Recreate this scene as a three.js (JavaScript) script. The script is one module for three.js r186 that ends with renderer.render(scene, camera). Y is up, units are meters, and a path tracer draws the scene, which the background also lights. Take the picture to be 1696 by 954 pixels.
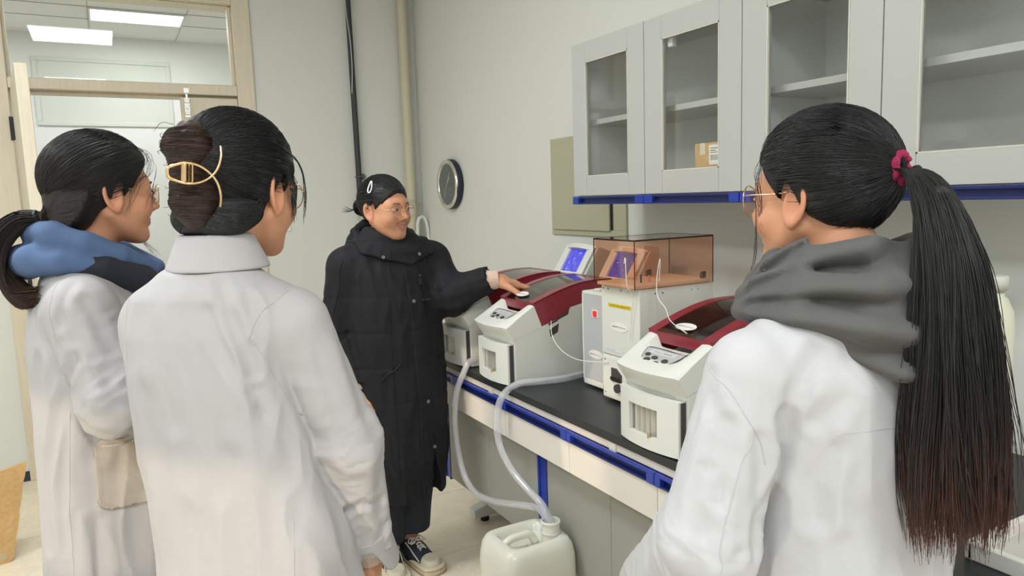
import * as THREE from 'three';
import { RoundedBoxGeometry } from 'three/addons/geometries/RoundedBoxGeometry.js';
import { ImprovedNoise } from 'three/addons/math/ImprovedNoise.js';
import { mergeGeometries, mergeVertices, toCreasedNormals } from 'three/addons/utils/BufferGeometryUtils.js';
import { RectAreaLightUniformsLib } from 'three/addons/lights/RectAreaLightUniformsLib.js';

// ---------- camera, sky, sun, exposure ----------
const scene = new THREE.Scene();
const camera = new THREE.PerspectiveCamera(43.24, 1696 / 954, 0.05, 60);
camera.position.set(0, 1.5, 0);
camera.rotation.set(-0.12494, -0.50333, -0.03285, 'YXZ');
scene.add(camera);
const renderer = new THREE.WebGLRenderer();
renderer.toneMapping = THREE.LinearToneMapping;
renderer.toneMappingExposure = 0.74;
renderer.shadowMap.enabled = true;
scene.background = new THREE.Color().setRGB(1.5, 1.58, 1.66);      // bright hazy winter sky outside the windows
const sun = new THREE.DirectionalLight(new THREE.Color().setRGB(1, 0.78, 0.55), 1.8);
sun.position.set(-7.5 + 1.2, 0.85 + 0.7, 6.0 - 2.4); sun.target.position.set(1.2, 0.7, -2.4);
sun.castShadow = true; sun.shadow.radius = 2;
Object.assign(sun.shadow.camera, { left: -5, right: 5, top: 5, bottom: -5, near: 0.1, far: 25 });
scene.add(sun, sun.target);
RectAreaLightUniformsLib.init();
const PANEL = 31;                                                  // ceiling panel luminance

// ---------- helpers ----------
const C = (r, g, b) => new THREE.Color().setRGB(r, g, b);
const S = (hex) => new THREE.Color(hex);
function rng(seed) { let a = seed >>> 0; return () => { a = (a + 0x6d2b79f5) | 0; let t = Math.imul(a ^ (a >>> 15), 1 | a); t = (t + Math.imul(t ^ (t >>> 7), 61 | t)) ^ t; return ((t ^ (t >>> 14)) >>> 0) / 4294967296; }; }
const perlin = new ImprovedNoise();
const N3 = (x, y, z) => perlin.noise(x + 31.7, y + 11.3, z + 71.9);
const mat = (color, roughness = 0.6, extra = {}) => new THREE.MeshPhysicalMaterial({ color, roughness, ...extra });
const taken = new Map();
function numbered(name) { const n = taken.get(name) ?? 0; taken.set(name, n + 1); return n ? `${name}_${String(n).padStart(3, '0')}` : name; }
function shadows(o) { o.castShadow = true; o.receiveShadow = true; return o; }
function thing(name, label, category, pos = [0, 0, 0], turn = 0, group) {
  const o = new THREE.Group(); o.name = numbered(name); o.position.set(...pos); o.rotation.y = turn;
  o.userData = { label, category }; if (group) o.userData.group = group; scene.add(o); return o;
}
function part(parent, name, geo, material, label) {
  const m = shadows(new THREE.Mesh(geo, material)); m.name = name; if (label) m.userData.label = label; parent.add(m); return m;
}
function solo(name, label, category, geo, material, pos = [0, 0, 0], group) {
  const m = shadows(new THREE.Mesh(geo, material)); m.name = numbered(name); m.position.set(...pos);
  m.userData = { label, category }; if (group) m.userData.group = group; scene.add(m); return m;
}
function struct(name, geo, material, label) {
  const m = shadows(new THREE.Mesh(geo, material)); m.name = name; m.userData = { kind: 'structure' }; if (label) m.userData.label = label; scene.add(m); return m;
}
function structGroup(name, label) { const o = new THREE.Group(); o.name = name; o.userData = { kind: 'structure', label }; scene.add(o); return o; }
// planar uv in metres from the dominant axis of each face
function boxUV(g, s = 1) {
  const q = g.index ? g.toNonIndexed() : g; if (!q.attributes.normal) q.computeVertexNormals();
  const p = q.attributes.position, uv = new Float32Array(p.count * 2), a = new THREE.Vector3(), b = new THREE.Vector3(), c = new THREE.Vector3(), n = new THREE.Vector3();
  for (let i = 0; i < p.count; i += 3) {
    a.fromBufferAttribute(p, i); b.fromBufferAttribute(p, i + 1); c.fromBufferAttribute(p, i + 2);
    n.crossVectors(b.clone().sub(a), c.clone().sub(a)); const ax = Math.abs(n.x), ay = Math.abs(n.y), az = Math.abs(n.z);
    [a, b, c].forEach((v, k) => { const [u, w] = ax >= ay && ax >= az ? [v.z, v.y] : ay >= az ? [v.x, v.z] : [v.x, v.y]; uv[(i + k) * 2] = u * s; uv[(i + k) * 2 + 1] = w * s; });
  }
  q.setAttribute('uv', new THREE.BufferAttribute(uv, 2)); return q;
}
const clean = (g) => { const q = g.index ? g.toNonIndexed() : g; for (const k of Object.keys(q.attributes)) if (!['position', 'normal', 'uv'].includes(k)) q.deleteAttribute(k); if (!q.attributes.uv) q.setAttribute('uv', new THREE.BufferAttribute(new Float32Array(q.attributes.position.count * 2), 2)); if (!q.attributes.normal) q.computeVertexNormals(); return q; };
const merge = (list) => mergeGeometries(list.map(clean));
function box(x0, x1, y0, y1, z0, z1, r = 0) {
  const w = Math.abs(x1 - x0), h = Math.abs(y1 - y0), d = Math.abs(z1 - z0);
  const rr = Math.min(r, w / 2.01, h / 2.01, d / 2.01);
  const g = rr > 0 ? new RoundedBoxGeometry(w, h, d, 2, rr) : new THREE.BoxGeometry(w, h, d);
  g.translate((x0 + x1) / 2, (y0 + y1) / 2, (z0 + z1) / 2); return boxUV(g);
}
function cyl(r, h, seg = 24, r2 = r) { return new THREE.CylinderGeometry(r2, r, h, seg); }
function tube(points, r, seg = 40, rad = 8, closed = false) {
  const c = new THREE.CatmullRomCurve3(points.map((p) => new THREE.Vector3(...p)), closed, 'centripetal');
  return new THREE.TubeGeometry(c, seg, r, rad, closed);
}
function lathe(pts, seg = 36) { return new THREE.LatheGeometry(pts.map(([x, y]) => new THREE.Vector2(x, y)), seg); }
// prism: polygon in (x, y) extruded along z with bevel
function prism(pts, z0, z1, bevel = 0) {
  const s = new THREE.Shape(pts.map(([x, y]) => new THREE.Vector2(x, y)));
  const g = new THREE.ExtrudeGeometry(s, { depth: z1 - z0 - 2 * bevel, bevelEnabled: bevel > 0, bevelThickness: bevel, bevelSize: bevel, bevelOffset: -bevel, bevelSegments: 2, curveSegments: 12 });
  g.translate(0, 0, z0 + bevel); return boxUV(g);
}
// loft of equal-count closed polygons (arrays of [x,y,z]); caps are fans
function loft(rings, crease = 0.6, cap = true) {
  const pos = [], n = rings[0].length, push = (...v) => v.forEach((p) => pos.push(...p));
  for (let i = 0; i + 1 < rings.length; i++) for (let j = 0; j < n; j++) {
    const a = rings[i][j], b = rings[i][(j + 1) % n], c = rings[i + 1][(j + 1) % n], d = rings[i + 1][j]; push(a, b, c, a, c, d);
  }
  if (cap) for (const [ring, flip] of [[rings[0], 1], [rings[rings.length - 1], 0]]) {
    const xs = ring.map((p) => new THREE.Vector2(p[0], p[1]));
    const tri = THREE.ShapeUtils.triangulateShape(THREE.ShapeUtils.isClockWise(xs) ? xs.slice().reverse() : xs, []);
    const rr = THREE.ShapeUtils.isClockWise(xs) ? ring.slice().reverse() : ring;
    for (const [a, b, c] of tri) { flip ? push(rr[a], rr[c], rr[b]) : push(rr[a], rr[b], rr[c]); }
  }
  let g = new THREE.BufferGeometry(); g.setAttribute('position', new THREE.Float32BufferAttribute(pos, 3));
  g = toCreasedNormals(g, crease); return boxUV(g);
}
// textures
function noiseTex(size, fn, srgb = true, rep = 1) {
  const d = new Uint8Array(size * size * 4);
  for (let y = 0; y < size; y++) for (let x = 0; x < size; x++) { const c = fn(x / size, y / size, x, y), i = (y * size + x) * 4; d[i] = c[0]; d[i + 1] = c[1]; d[i + 2] = c[2]; d[i + 3] = 255; }
  const t = new THREE.DataTexture(d, size, size); t.wrapS = t.wrapT = THREE.RepeatWrapping; t.magFilter = THREE.LinearFilter; t.minFilter = THREE.LinearFilter;
  if (srgb) t.colorSpace = THREE.SRGBColorSpace; t.repeat.set(rep, rep); t.needsUpdate = true; return t;
}
const tileN = (u, v, f, s = 0) => { const a = u * Math.PI * 2, b = v * Math.PI * 2, r = f / 6.283; return N3(Math.cos(a) * r + s, Math.sin(a) * r + Math.cos(b) * r * 1.1, Math.sin(b) * r + s * 1.7); };
function canvasTex(w, h, draw) {
  const c = document.createElement('canvas'); c.width = w; c.height = h; draw(c.getContext('2d'), w, h);
  const t = new THREE.CanvasTexture(c); t.colorSpace = THREE.SRGBColorSpace; return t;
}
const g8 = (v) => [v, v, v];
const plasterBump = noiseTex(512, (u, v) => g8(128 + 60 * tileN(u, v, 40) + 50 * tileN(u, v, 90, 3) + 20 * tileN(u, v, 8, 9)), false);
const weaveBump = noiseTex(256, (u, v, x, y) => g8(128 + 55 * Math.sin(x * Math.PI / 2) * Math.cos(y * Math.PI / 2) + 40 * tileN(u, v, 60, 5)), false, 6);
const woodMap = noiseTex(512, (u, v) => { const k = tileN(u, v * 0.14, 9, 2) * 0.5 + 0.5 * tileN(u, v * 0.06, 70, 4) + 0.3 * tileN(u, v * 0.1, 160, 7); const s = 1 + 0.05 * k; return [232 * s, 221 * s, 200 * s].map((q) => Math.min(255, q)); });
const cardMap = noiseTex(256, (u, v) => { const s = 1 + 0.07 * tileN(u, v, 60) + 0.06 * tileN(u, v, 6, 3); return [206 * s, 168 * s, 114 * s].map((q) => Math.min(255, q)); });
const tileMap = noiseTex(512, (u, v) => { const s = 1 + 0.025 * tileN(u, v, 10) + 0.03 * tileN(u, v, 60, 3) + 0.02 * tileN(u, v, 140, 5); return [240 * s, 229 * s, 207 * s].map((q) => Math.min(255, q)); });

// ---------- materials of the place ----------
const M = {
  wall: mat(C(0.74, 0.755, 0.715), 0.92, { bumpMap: plasterBump, bumpScale: 0.0012 }),
  ceiling: mat(C(0.84, 0.84, 0.82), 0.95),
  tile: mat(C(1, 1, 1), 0.32, { map: tileMap }),
  grout: mat(C(0.34, 0.32, 0.29), 0.9),
  frame: mat(C(0.92, 0.92, 0.92), 0.5, { map: woodMap }),
  metalDark: mat(C(0.03, 0.03, 0.035), 0.45, { metalness: 0.5 }),
  steel: mat(C(0.62, 0.62, 0.60), 0.25, { metalness: 1 }),
  glass: mat(C(1, 1, 1), 0.02, { transmission: 1, thickness: 0, ior: 1.5 }),
  glassGrey: mat(C(0.985, 0.99, 0.985), 0.03, { transmission: 1, thickness: 0, ior: 1.5 }),
  cabinet: mat(C(0.475, 0.485, 0.465), 0.42),
  cabInside: mat(C(0.8, 0.82, 0.8), 0.6),
  blue: mat(C(0.016, 0.045, 0.36), 0.3),
  blueDark: mat(C(0.008, 0.018, 0.13), 0.35),
  epoxy: mat(C(0.022, 0.025, 0.028), 0.42),
  apron: mat(C(0.72, 0.68, 0.61), 0.5),
  drawer: mat(C(0.78, 0.74, 0.68), 0.45),
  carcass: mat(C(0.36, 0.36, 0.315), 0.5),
  white: mat(C(0.78, 0.79, 0.77), 0.5),
  black: mat(C(0.012, 0.012, 0.014), 0.45),
};

// ---------- room shell ----------
const XW = 1.935, ZB = -4.79, XL = -2.3, ZR = 2.5, CEIL = 3.0, TH = 0.2;
const floor = structGroup('floor', 'beige square floor tiles with thin grey joints');
part(floor, 'screed', box(XL - 0.2, XW + 0.2, -0.12, -0.012, -7.0, ZR + 0.2), M.grout);
{ // 0.6 m tiles, joints found at x = 0.937 and z = -2.717
  const g = box(-0.2985, 0.2985, -0.012, 0, -0.2985, 0.2985, 0.0015);
  const variants = [0, 1, 2].map((k) => { const q = g.clone(), uv = q.attributes.uv; for (let i = 0; i < uv.count; i++) uv.setXY(i, uv.getX(i) + 0.37 * k, uv.getY(i) + 0.61 * k); return q; });
  const r = rng(5);
  for (let i = -5; i <= 1; i++) for (let j = -7; j <= 8; j++) {
    const x = 0.937 + 0.3 + i * 0.6, z = -2.717 + 0.3 + j * 0.6;
    if (z + 0.3 > ZR + 0.25 || x - 0.3 < XL - 0.25) continue;
    const m = part(floor, 'tile', variants[Math.floor(r() * 3)], M.tile); m.position.set(x, 0, z);
  }
}
struct('ceiling', box(XL - TH, XW + TH, CEIL, CEIL + 0.15, ZB - TH, ZR + TH), M.ceiling);
struct('wall_right', box(XW, XW + TH, 0, CEIL, ZB - TH, ZR + TH), M.wall);
// back wall with the door opening (x -0.5 .. 0.86, up to 2.78)
struct('wall_back', merge([
  box(XL - TH, -0.5, 0, CEIL, ZB - TH, ZB), box(0.86, XW, 0, CEIL, ZB - TH, ZB), box(-0.5, 0.86, 2.78, CEIL, ZB - TH, ZB)]), M.wall);
// wall behind the camera with a window; left wall with one window (they light the room)
struct('wall_rear', merge([
  box(XL - TH, XW + TH, 0, 0.9, ZR, ZR + TH), box(XL - TH, XW + TH, 2.5, CEIL, ZR, ZR + TH),
  box(XL - TH, -1.6, 0.9, 2.5, ZR, ZR + TH), box(-0.2, XW + TH, 0.9, 2.5, ZR, ZR + TH)]), M.wall);
const LW = { z0: -1.1, z1: 1.3, y0: 0.95, y1: 2.05 };
struct('wall_left', merge([
  box(XL - TH, XL, 0, LW.y0, ZB, ZR), box(XL - TH, XL, LW.y1, CEIL, ZB, ZR),
  box(XL - TH, XL, LW.y0, LW.y1, ZB, LW.z0), box(XL - TH, XL, LW.y0, LW.y1, LW.z1, ZR)]), M.wall);
function roomWindow(name, x0, x1, y0, y1, z, alongZ) { // frame with mullions and panes
  const w = structGroup(name, 'white framed window with clear panes');
  const t = 0.05, put = (a0, a1, b0, b1, d) => (alongZ ? box(z - d, z + d, b0, b1, a0, a1, 0.003) : box(a0, a1, b0, b1, z - d, z + d, 0.003));
  const n = 3, geos = [put(x0, x1, y0, y0 + t, 0.03), put(x0, x1, y1 - t, y1, 0.03)];
  for (let i = 0; i <= n; i++) { const c = x0 + t / 2 + ((x1 - x0 - t) * i) / n; geos.push(put(c - t / 2, c + t / 2, y0, y1, 0.03)); }
  part(w, 'window_frame', merge(geos), M.white);
  for (let i = 0; i < n; i++) { const a = x0 + ((x1 - x0) * i) / n + t / 2, b = x0 + ((x1 - x0) * (i + 1)) / n - t / 2; part(w, 'pane', put(a, b, y0 + t, y1 - t, 0.003), M.glass); }
}
roomWindow('window_1', -1.6, -0.2, 0.9, 2.5, ZR + 0.08, false);
roomWindow('window_2', LW.z0, LW.z1, LW.y0, LW.y1, XL - 0.08, true);
{ // roller blind pulled down over the upper part of the left window
  const b = thing('roller_blind', 'white roller blind half drawn over the left window', 'blind', [XL + 0.03, LW.y1 + 0.05, (LW.z0 + LW.z1) / 2]), hw = (LW.z1 - LW.z0) / 2 + 0.08, drop = LW.y1 + 0.05 - 1.38;
  part(b, 'fabric', box(-0.001, 0.001, -drop, 0, -hw, hw), mat(C(0.8, 0.79, 0.76), 0.95, { transmission: 0.35, thickness: 0 }));
  part(b, 'bottom_bar', box(-0.008, 0.008, -drop - 0.02, -drop + 0.004, -hw, hw, 0.003), M.white);
  part(b, 'roller', (() => { const c = cyl(0.025, hw * 2, 20); c.rotateX(Math.PI / 2); c.translate(0.0, 0.026, 0); return c; })(), M.white);
}
struct('baseboard_back', box(XL, -0.505, 0, 0.055, ZB, ZB + 0.012, 0.002), mat(C(0.03, 0.035, 0.05), 0.5), 'dark skirting beside the door frame');
// corridor beyond the door
struct('wall_corridor', merge([box(-2.6, 3.2, 0, 3.0, -6.8, -6.62), box(-2.6, -2.5, 0, 3, -6.62, ZB - TH), box(3.1, 3.2, 0, 3, -6.62, ZB - TH)]), mat(C(0.80, 0.81, 0.78), 0.9));
struct('floor_corridor', box(-2.6, 3.2, -0.1, -0.001, -6.8, ZB - 0.5), M.tile);
{ // corridor ceiling: 0.6 m lay-in panels on a grid
  const cc = structGroup('ceiling_corridor', 'white suspended corridor ceiling of square panels'), Y = 2.815;
  part(cc, 'slab', box(-2.6, 3.2, Y + 0.02, Y + 0.1, -6.8, ZB - TH), M.ceiling);
  const bars = []; for (let i = -4; i <= 4; i++) bars.push(box(0.61 + i * 0.6 - 0.003, 0.61 + i * 0.6 + 0.003, Y + 0.016, Y + 0.0202, -6.62, ZB - TH));
  for (const z of [-5.33, -5.69, -6.05]) bars.push(box(-2.5, 3.1, Y + 0.0158, Y + 0.0202, z - 0.003, z + 0.003));
  part(cc, 'ceiling_grid', merge(bars), mat(C(0.45, 0.47, 0.45), 0.6));
}
{ // painted-over window in the far corridor wall
  const w = structGroup('window_3', 'painted-over high window in the corridor wall'); const m = mat(C(0.66, 0.69, 0.63), 0.6);
  part(w, 'window_frame', merge([box(-0.39, 0.55, 2.63, 2.66, -6.62, -6.605, 0.003), box(-0.39, 0.55, 2.15, 2.18, -6.62, -6.605, 0.003), box(-0.39, -0.36, 2.18, 2.63, -6.62, -6.605, 0.003), box(0.52, 0.55, 2.18, 2.63, -6.62, -6.605, 0.003)]), m);
  part(w, 'pane', box(-0.36, 0.52, 2.18, 2.63, -6.62, -6.613), m);
}
// lamps: glowing panel and a light of the same size just below it
const panelGlow = new THREE.MeshStandardMaterial({ color: C(0.8, 0.8, 0.8), emissive: C(0.97, 1, 0.99), emissiveIntensity: 3.2, roughness: 0.6 });
function ceilingPanel(x, y, z, w, d, label, lum, group) {
  const o = thing('ceiling_light', label, 'light', [x, y, z], 0, group);
  part(o, 'diffuser', box(-w / 2, w / 2, -0.008, -0.002, -d / 2, d / 2), panelGlow);
  part(o, 'frame', merge([box(-w / 2 - 0.012, w / 2 + 0.012, -0.012, 0, -d / 2 - 0.012, -d / 2), box(-w / 2 - 0.012, w / 2 + 0.012, -0.012, 0, d / 2, d / 2 + 0.012), box(-w / 2 - 0.012, -w / 2, -0.012, 0, -d / 2, d / 2), box(w / 2, w / 2 + 0.012, -0.012, 0, -d / 2, d / 2)]), M.white);
  const l = new THREE.RectAreaLight(C(0.965, 0.99, 1), lum, w, d); l.position.set(0, -0.02, 0); l.rotation.x = -Math.PI / 2; o.add(l);
}
[[-0.12, -2.29, 'square ceiling panel light mirrored in the transom glass'], [-0.17, 0.33, 'square ceiling panel light above the photographer'], [1.2, 1.45, 'square ceiling panel light behind the ponytailed student'], [-1.5, -2.29, 'square ceiling panel light left of the door'], [-1.5, 0.33, 'square ceiling panel light beside the left window']]
  .forEach(([x, z, label]) => ceilingPanel(x, CEIL, z, 0.6, 0.6, label, PANEL, 'panel lights of the room'));
ceilingPanel(0.31, 2.833, -5.87, 0.57, 0.33, 'bright ceiling panel light in the corridor seen through the transom', 26);
ceilingPanel(-1.3, 2.833, -5.87, 0.57, 0.33, 'ceiling panel light further along the corridor', 26);

// ---------- door ----------
{
  const d = structGroup('door_1', 'pale wood grain double door with transom window, one leaf open');
  const zf = ZB + 0.02, zb = ZB - TH;
  const fr = (x0, x1, y0, y1, a = zb, b = zf) => box(x0, x1, y0, y1, a, b, 0.004);
  part(d, 'door_frame', merge([fr(-0.505, -0.4, 0, 2.79), fr(0.765, 0.866, 0, 2.79), fr(-0.4, 0.765, 2.7, 2.79), fr(-0.4, 0.765, 2.165, 2.222, zb + 0.02, zf - 0.005), fr(-0.4, 0.765, 2.15, 2.165, zb + 0.05, ZB - 0.05)]), M.frame);
  part(d, 'transom_pane', box(-0.4, 0.765, 2.222, 2.7, ZB - 0.06, ZB - 0.054), mat(C(0.99, 1, 0.985), 0.02, { transmission: 1, thickness: 0, ior: 1.5, specularIntensity: 0.6 }));
  part(d, 'transom_bead', merge([fr(-0.4, -0.385, 2.222, 2.7, ZB - 0.085, ZB - 0.03), fr(0.745, 0.765, 2.222, 2.7, ZB - 0.085, ZB - 0.03), fr(-0.4, 0.765, 2.222, 2.232, ZB - 0.085, ZB - 0.03), fr(-0.4, 0.765, 2.69, 2.7, ZB - 0.085, ZB - 0.03)]), M.frame);
  const nl = part(d, 'narrow_leaf', box(0.443, 0.763, 0.006, 2.148, ZB - 0.045, ZB - 0.002, 0.003), M.frame);
  const bolt = part(nl, 'slide_bolt', merge([box(0.462, 0.492, 2.03, 2.145, ZB - 0.002, ZB + 0.004, 0.001), box(0.47, 0.484, 2.05, 2.19, ZB + 0.003, ZB + 0.013, 0.003), box(0.464, 0.49, 2.045, 2.058, ZB + 0.003, ZB + 0.017, 0.002), box(0.464, 0.49, 2.115, 2.128, ZB + 0.003, ZB + 0.017, 0.002)]), M.steel, 'steel slide bolt');
  const knob = cyl(0.005, 0.022, 12); knob.rotateX(Math.PI / 2); knob.translate(0.477, 2.085, ZB + 0.02);
  part(nl, 'bolt_knob', knob, M.steel);
  part(d, 'catch_plate', box(0.462, 0.492, 2.17, 2.2, ZB + 0.012, ZB + 0.017, 0.001), M.steel);
  // the open leaf, swung into the room on its left hinges
  const leaf = new THREE.Group(); leaf.name = 'open_leaf'; leaf.position.set(-0.392, 0, ZB + 0.012); leaf.rotation.y = 0.108; d.add(leaf);
  part(leaf, 'leaf_panel', box(0.0, 0.05, 0.008, 2.15, 0.0, 0.9, 0.004), M.frame);
  for (const y of [1.95, 1.1, 0.25]) part(leaf, 'hinge', merge([box(-0.014, 0.0, y - 0.06, y + 0.06, 0.0, 0.035, 0.002), (() => { const c = cyl(0.008, 0.125, 12); c.translate(-0.012, y, 0.004); return c; })()]), M.metalDark);
  const h = merge([box(0.05, 0.056, 0.95, 1.15, 0.8, 0.84, 0.002), box(0.056, 0.1, 1.045, 1.06, 0.812, 0.826, 0.004), box(0.088, 0.1, 1.045, 1.06, 0.7, 0.826, 0.005)]);
  part(leaf, 'door_handle', h, M.steel);
}
// ---------- pipes, plate, clock, switch cabinet ----------
{
  const p = thing('dark_pipe', 'dark grey heating pipe with paint chips on the back wall', 'pipe', [1.478, 0, ZB + 0.045]);
  part(p, 'pipe', tube([[-0.004, 3.0, 0], [0, 2.4, 0], [0.004, 1.9, 0], [0.006, 1.5, 0], [0.006, 1.44, 0]], 0.0185, 40, 20), mat(C(0.045, 0.05, 0.058), 0.5, { map: noiseTex(256, (u, v) => { const k = tileN(u, v, 26) + 0.5 * tileN(u, v, 70, 4); return k > 0.62 ? [255, 255, 255] : g8(225 + 30 * k); }) }));
  const cl = merge([(() => { const t = new THREE.TorusGeometry(0.0215, 0.005, 8, 24); t.rotateX(Math.PI / 2); t.translate(0.005, 1.665, 0); return t; })(), box(0.02, 0.052, 1.655, 1.675, -0.008, 0.008, 0.003), box(0.036, 0.046, 1.645, 1.685, -0.045, -0.005, 0.003)]);
  part(p, 'pipe_clamp', cl, mat(C(0.16, 0.16, 0.15), 0.5, { metalness: 0.6 }));
  part(p, 'coupling', merge([(() => { const c = cyl(0.024, 0.05, 20); c.translate(0.006, 1.43, 0); return c; })(), (() => { const c = cyl(0.018, 1.42, 16); c.translate(0.006, 0.71, 0); return c; })()]), mat(C(0.5, 0.5, 0.44), 0.6));
  part(p, 'wire', tube([[-0.022, 3.0, 0.008], [-0.02, 2.7, 0.014], [-0.008, 2.55, 0.022], [-0.004, 2.38, 0.022], [-0.014, 2.2, 0.018]], 0.0022, 50, 6), M.white);
  const b = thing('beige_pipe', 'thick beige painted riser pipe beside the corner', 'pipe', [1.836, 0, ZB + 0.055]);
  part(b, 'pipe', tube([[0, 3.0, 0], [0.002, 2, 0], [0.004, 1, 0], [0.004, 0, 0]], 0.0335, 30, 24), mat(C(0.62, 0.57, 0.43), 0.5));
  part(b, 'pipe_collar', merge([(() => { const c = cyl(0.0375, 0.03, 24); c.translate(0.002, 1.49, 0); return c; })(), box(0.036, 0.056, 1.475, 1.505, -0.006, 0.012, 0.003)]), mat(C(0.52, 0.47, 0.36), 0.5));
  solo('white_pipe', 'thin white pipe bending down beside the beige riser', 'pipe', tube([[-0.028, 0.0, 0], [-0.028, 1.3, 0], [-0.024, 1.35, 0], [-0.012, 1.378, 0], [0.006, 1.386, 0], [0.024, 1.375, 0], [0.038, 1.345, 0], [0.046, 1.3, 0], [0.05, 1.2, 0], [0.05, 0.0, 0]], 0.0115, 120, 12), mat(C(0.75, 0.77, 0.76), 0.35), [1.875, 0, ZB + 0.13]);
  const sp = thing('wall_switch', 'white wall switch plate on the back wall behind the middle student', 'switch', [0.985, 1.395, ZB]);
  part(sp, 'plate', box(-0.043, 0.043, -0.068, 0.068, 0, 0.01, 0.003), M.white);
  part(sp, 'rocker', box(-0.026, 0.026, -0.034, 0.034, 0.01, 0.014, 0.002), M.white);
}
{
  const c = thing('wall_clock', 'round clock with black face and chrome rim on the right wall', 'clock', [XW, 1.59, -4.235], -Math.PI / 2);
  const ry = (g) => g; // clock faces local +z
  const body = lathe([[0, 0], [0.15, 0], [0.156, 0.006], [0.156, 0.03], [0.15, 0.042], [0.0, 0.042]], 64); body.rotateX(Math.PI / 2);
  part(c, 'case', body, mat(C(0.015, 0.018, 0.04), 0.4));
  const rim = lathe([[0.152, 0.04], [0.15, 0.05], [0.14, 0.054], [0.128, 0.05], [0.126, 0.042]], 64); rim.rotateX(Math.PI / 2);
  part(c, 'rim', rim, mat(C(0.78, 0.76, 0.7), 0.14, { metalness: 1 }));
  const face = canvasTex(512, 512, (g, w) => {
    g.fillStyle = '#3a4644'; g.fillRect(0, 0, w, w); g.strokeStyle = g.fillStyle = '#8d978f'; g.lineWidth = 3; g.font = '46px sans-serif'; g.textAlign = 'center'; g.textBaseline = 'middle';
    for (let i = 0; i < 60; i++) { const a = (i * Math.PI) / 30, r1 = i % 5 ? 236 : 226; g.beginPath(); g.moveTo(256 + r1 * Math.sin(a), 256 - r1 * Math.cos(a)); g.lineTo(256 + 244 * Math.sin(a), 256 - 244 * Math.cos(a)); g.stroke(); }
    g.fillText('12', 256, 70); g.fillText('9', 70, 256);
    for (const x of [190, 330]) { g.beginPath(); g.arc(x, 350, 50, 0, 7); g.stroke(); g.beginPath(); g.arc(x, 350, 38, 0, 7); g.stroke(); g.beginPath(); g.moveTo(x, 350); g.lineTo(x + 20, 330); g.stroke(); }
  });
  const fg = new THREE.CircleGeometry(0.127, 48); fg.translate(0, 0, 0.0435);
  part(c, 'dial', fg, mat(C(1, 1, 1), 0.35, { map: face }));
  const hand = (len, w, a) => { const g = box(-w, w, -0.02, len, 0.0455, 0.047); g.rotateZ(-a); return g; };
  const hm = mat(C(0.72, 0.7, 0.6), 0.3, { metalness: 0.4 });
  part(c, 'hour_hand', hand(0.06, 0.0025, 0.75), hm); part(c, 'minute_hand', hand(0.085, 0.002, 0.55), hm); part(c, 'second_hand', hand(0.095, 0.0012, 3.7), hm);
  const gl = new THREE.CircleGeometry(0.128, 48); gl.translate(0, 0, 0.051); part(c, 'cover_glass', gl, M.glass);
}
{
  const e = thing('switch_cabinet', 'olive beige metal electrical cabinet recessed in the wall', 'cabinet', [XW, 1.31, -2.765]);
  const m = mat(C(0.46, 0.455, 0.32), 0.45), x = -0.012;
  part(e, 'frame', merge([box(x, 0.01, 0, 0.03, -0.295, 0.295, 0.002), box(x, 0.01, 0.43, 0.46, -0.295, 0.295, 0.002), box(x, 0.01, 0.03, 0.43, -0.295, -0.272, 0.002), box(x, 0.01, 0.03, 0.43, 0.2, 0.295, 0.002)]), m);
  const dr = part(e, 'door', box(-0.022, -0.012, 0.025, 0.432, -0.272, 0.188, 0.003), m);
  part(e, 'door_gap', box(-0.013, -0.008, 0.03, 0.43, 0.188, 0.205), M.black);
  part(dr, 'lock', (() => { const c = cyl(0.012, 0.01, 20); c.rotateZ(Math.PI / 2); c.translate(-0.026, 0.23, 0.17); return c; })(), M.steel);
}
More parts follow.
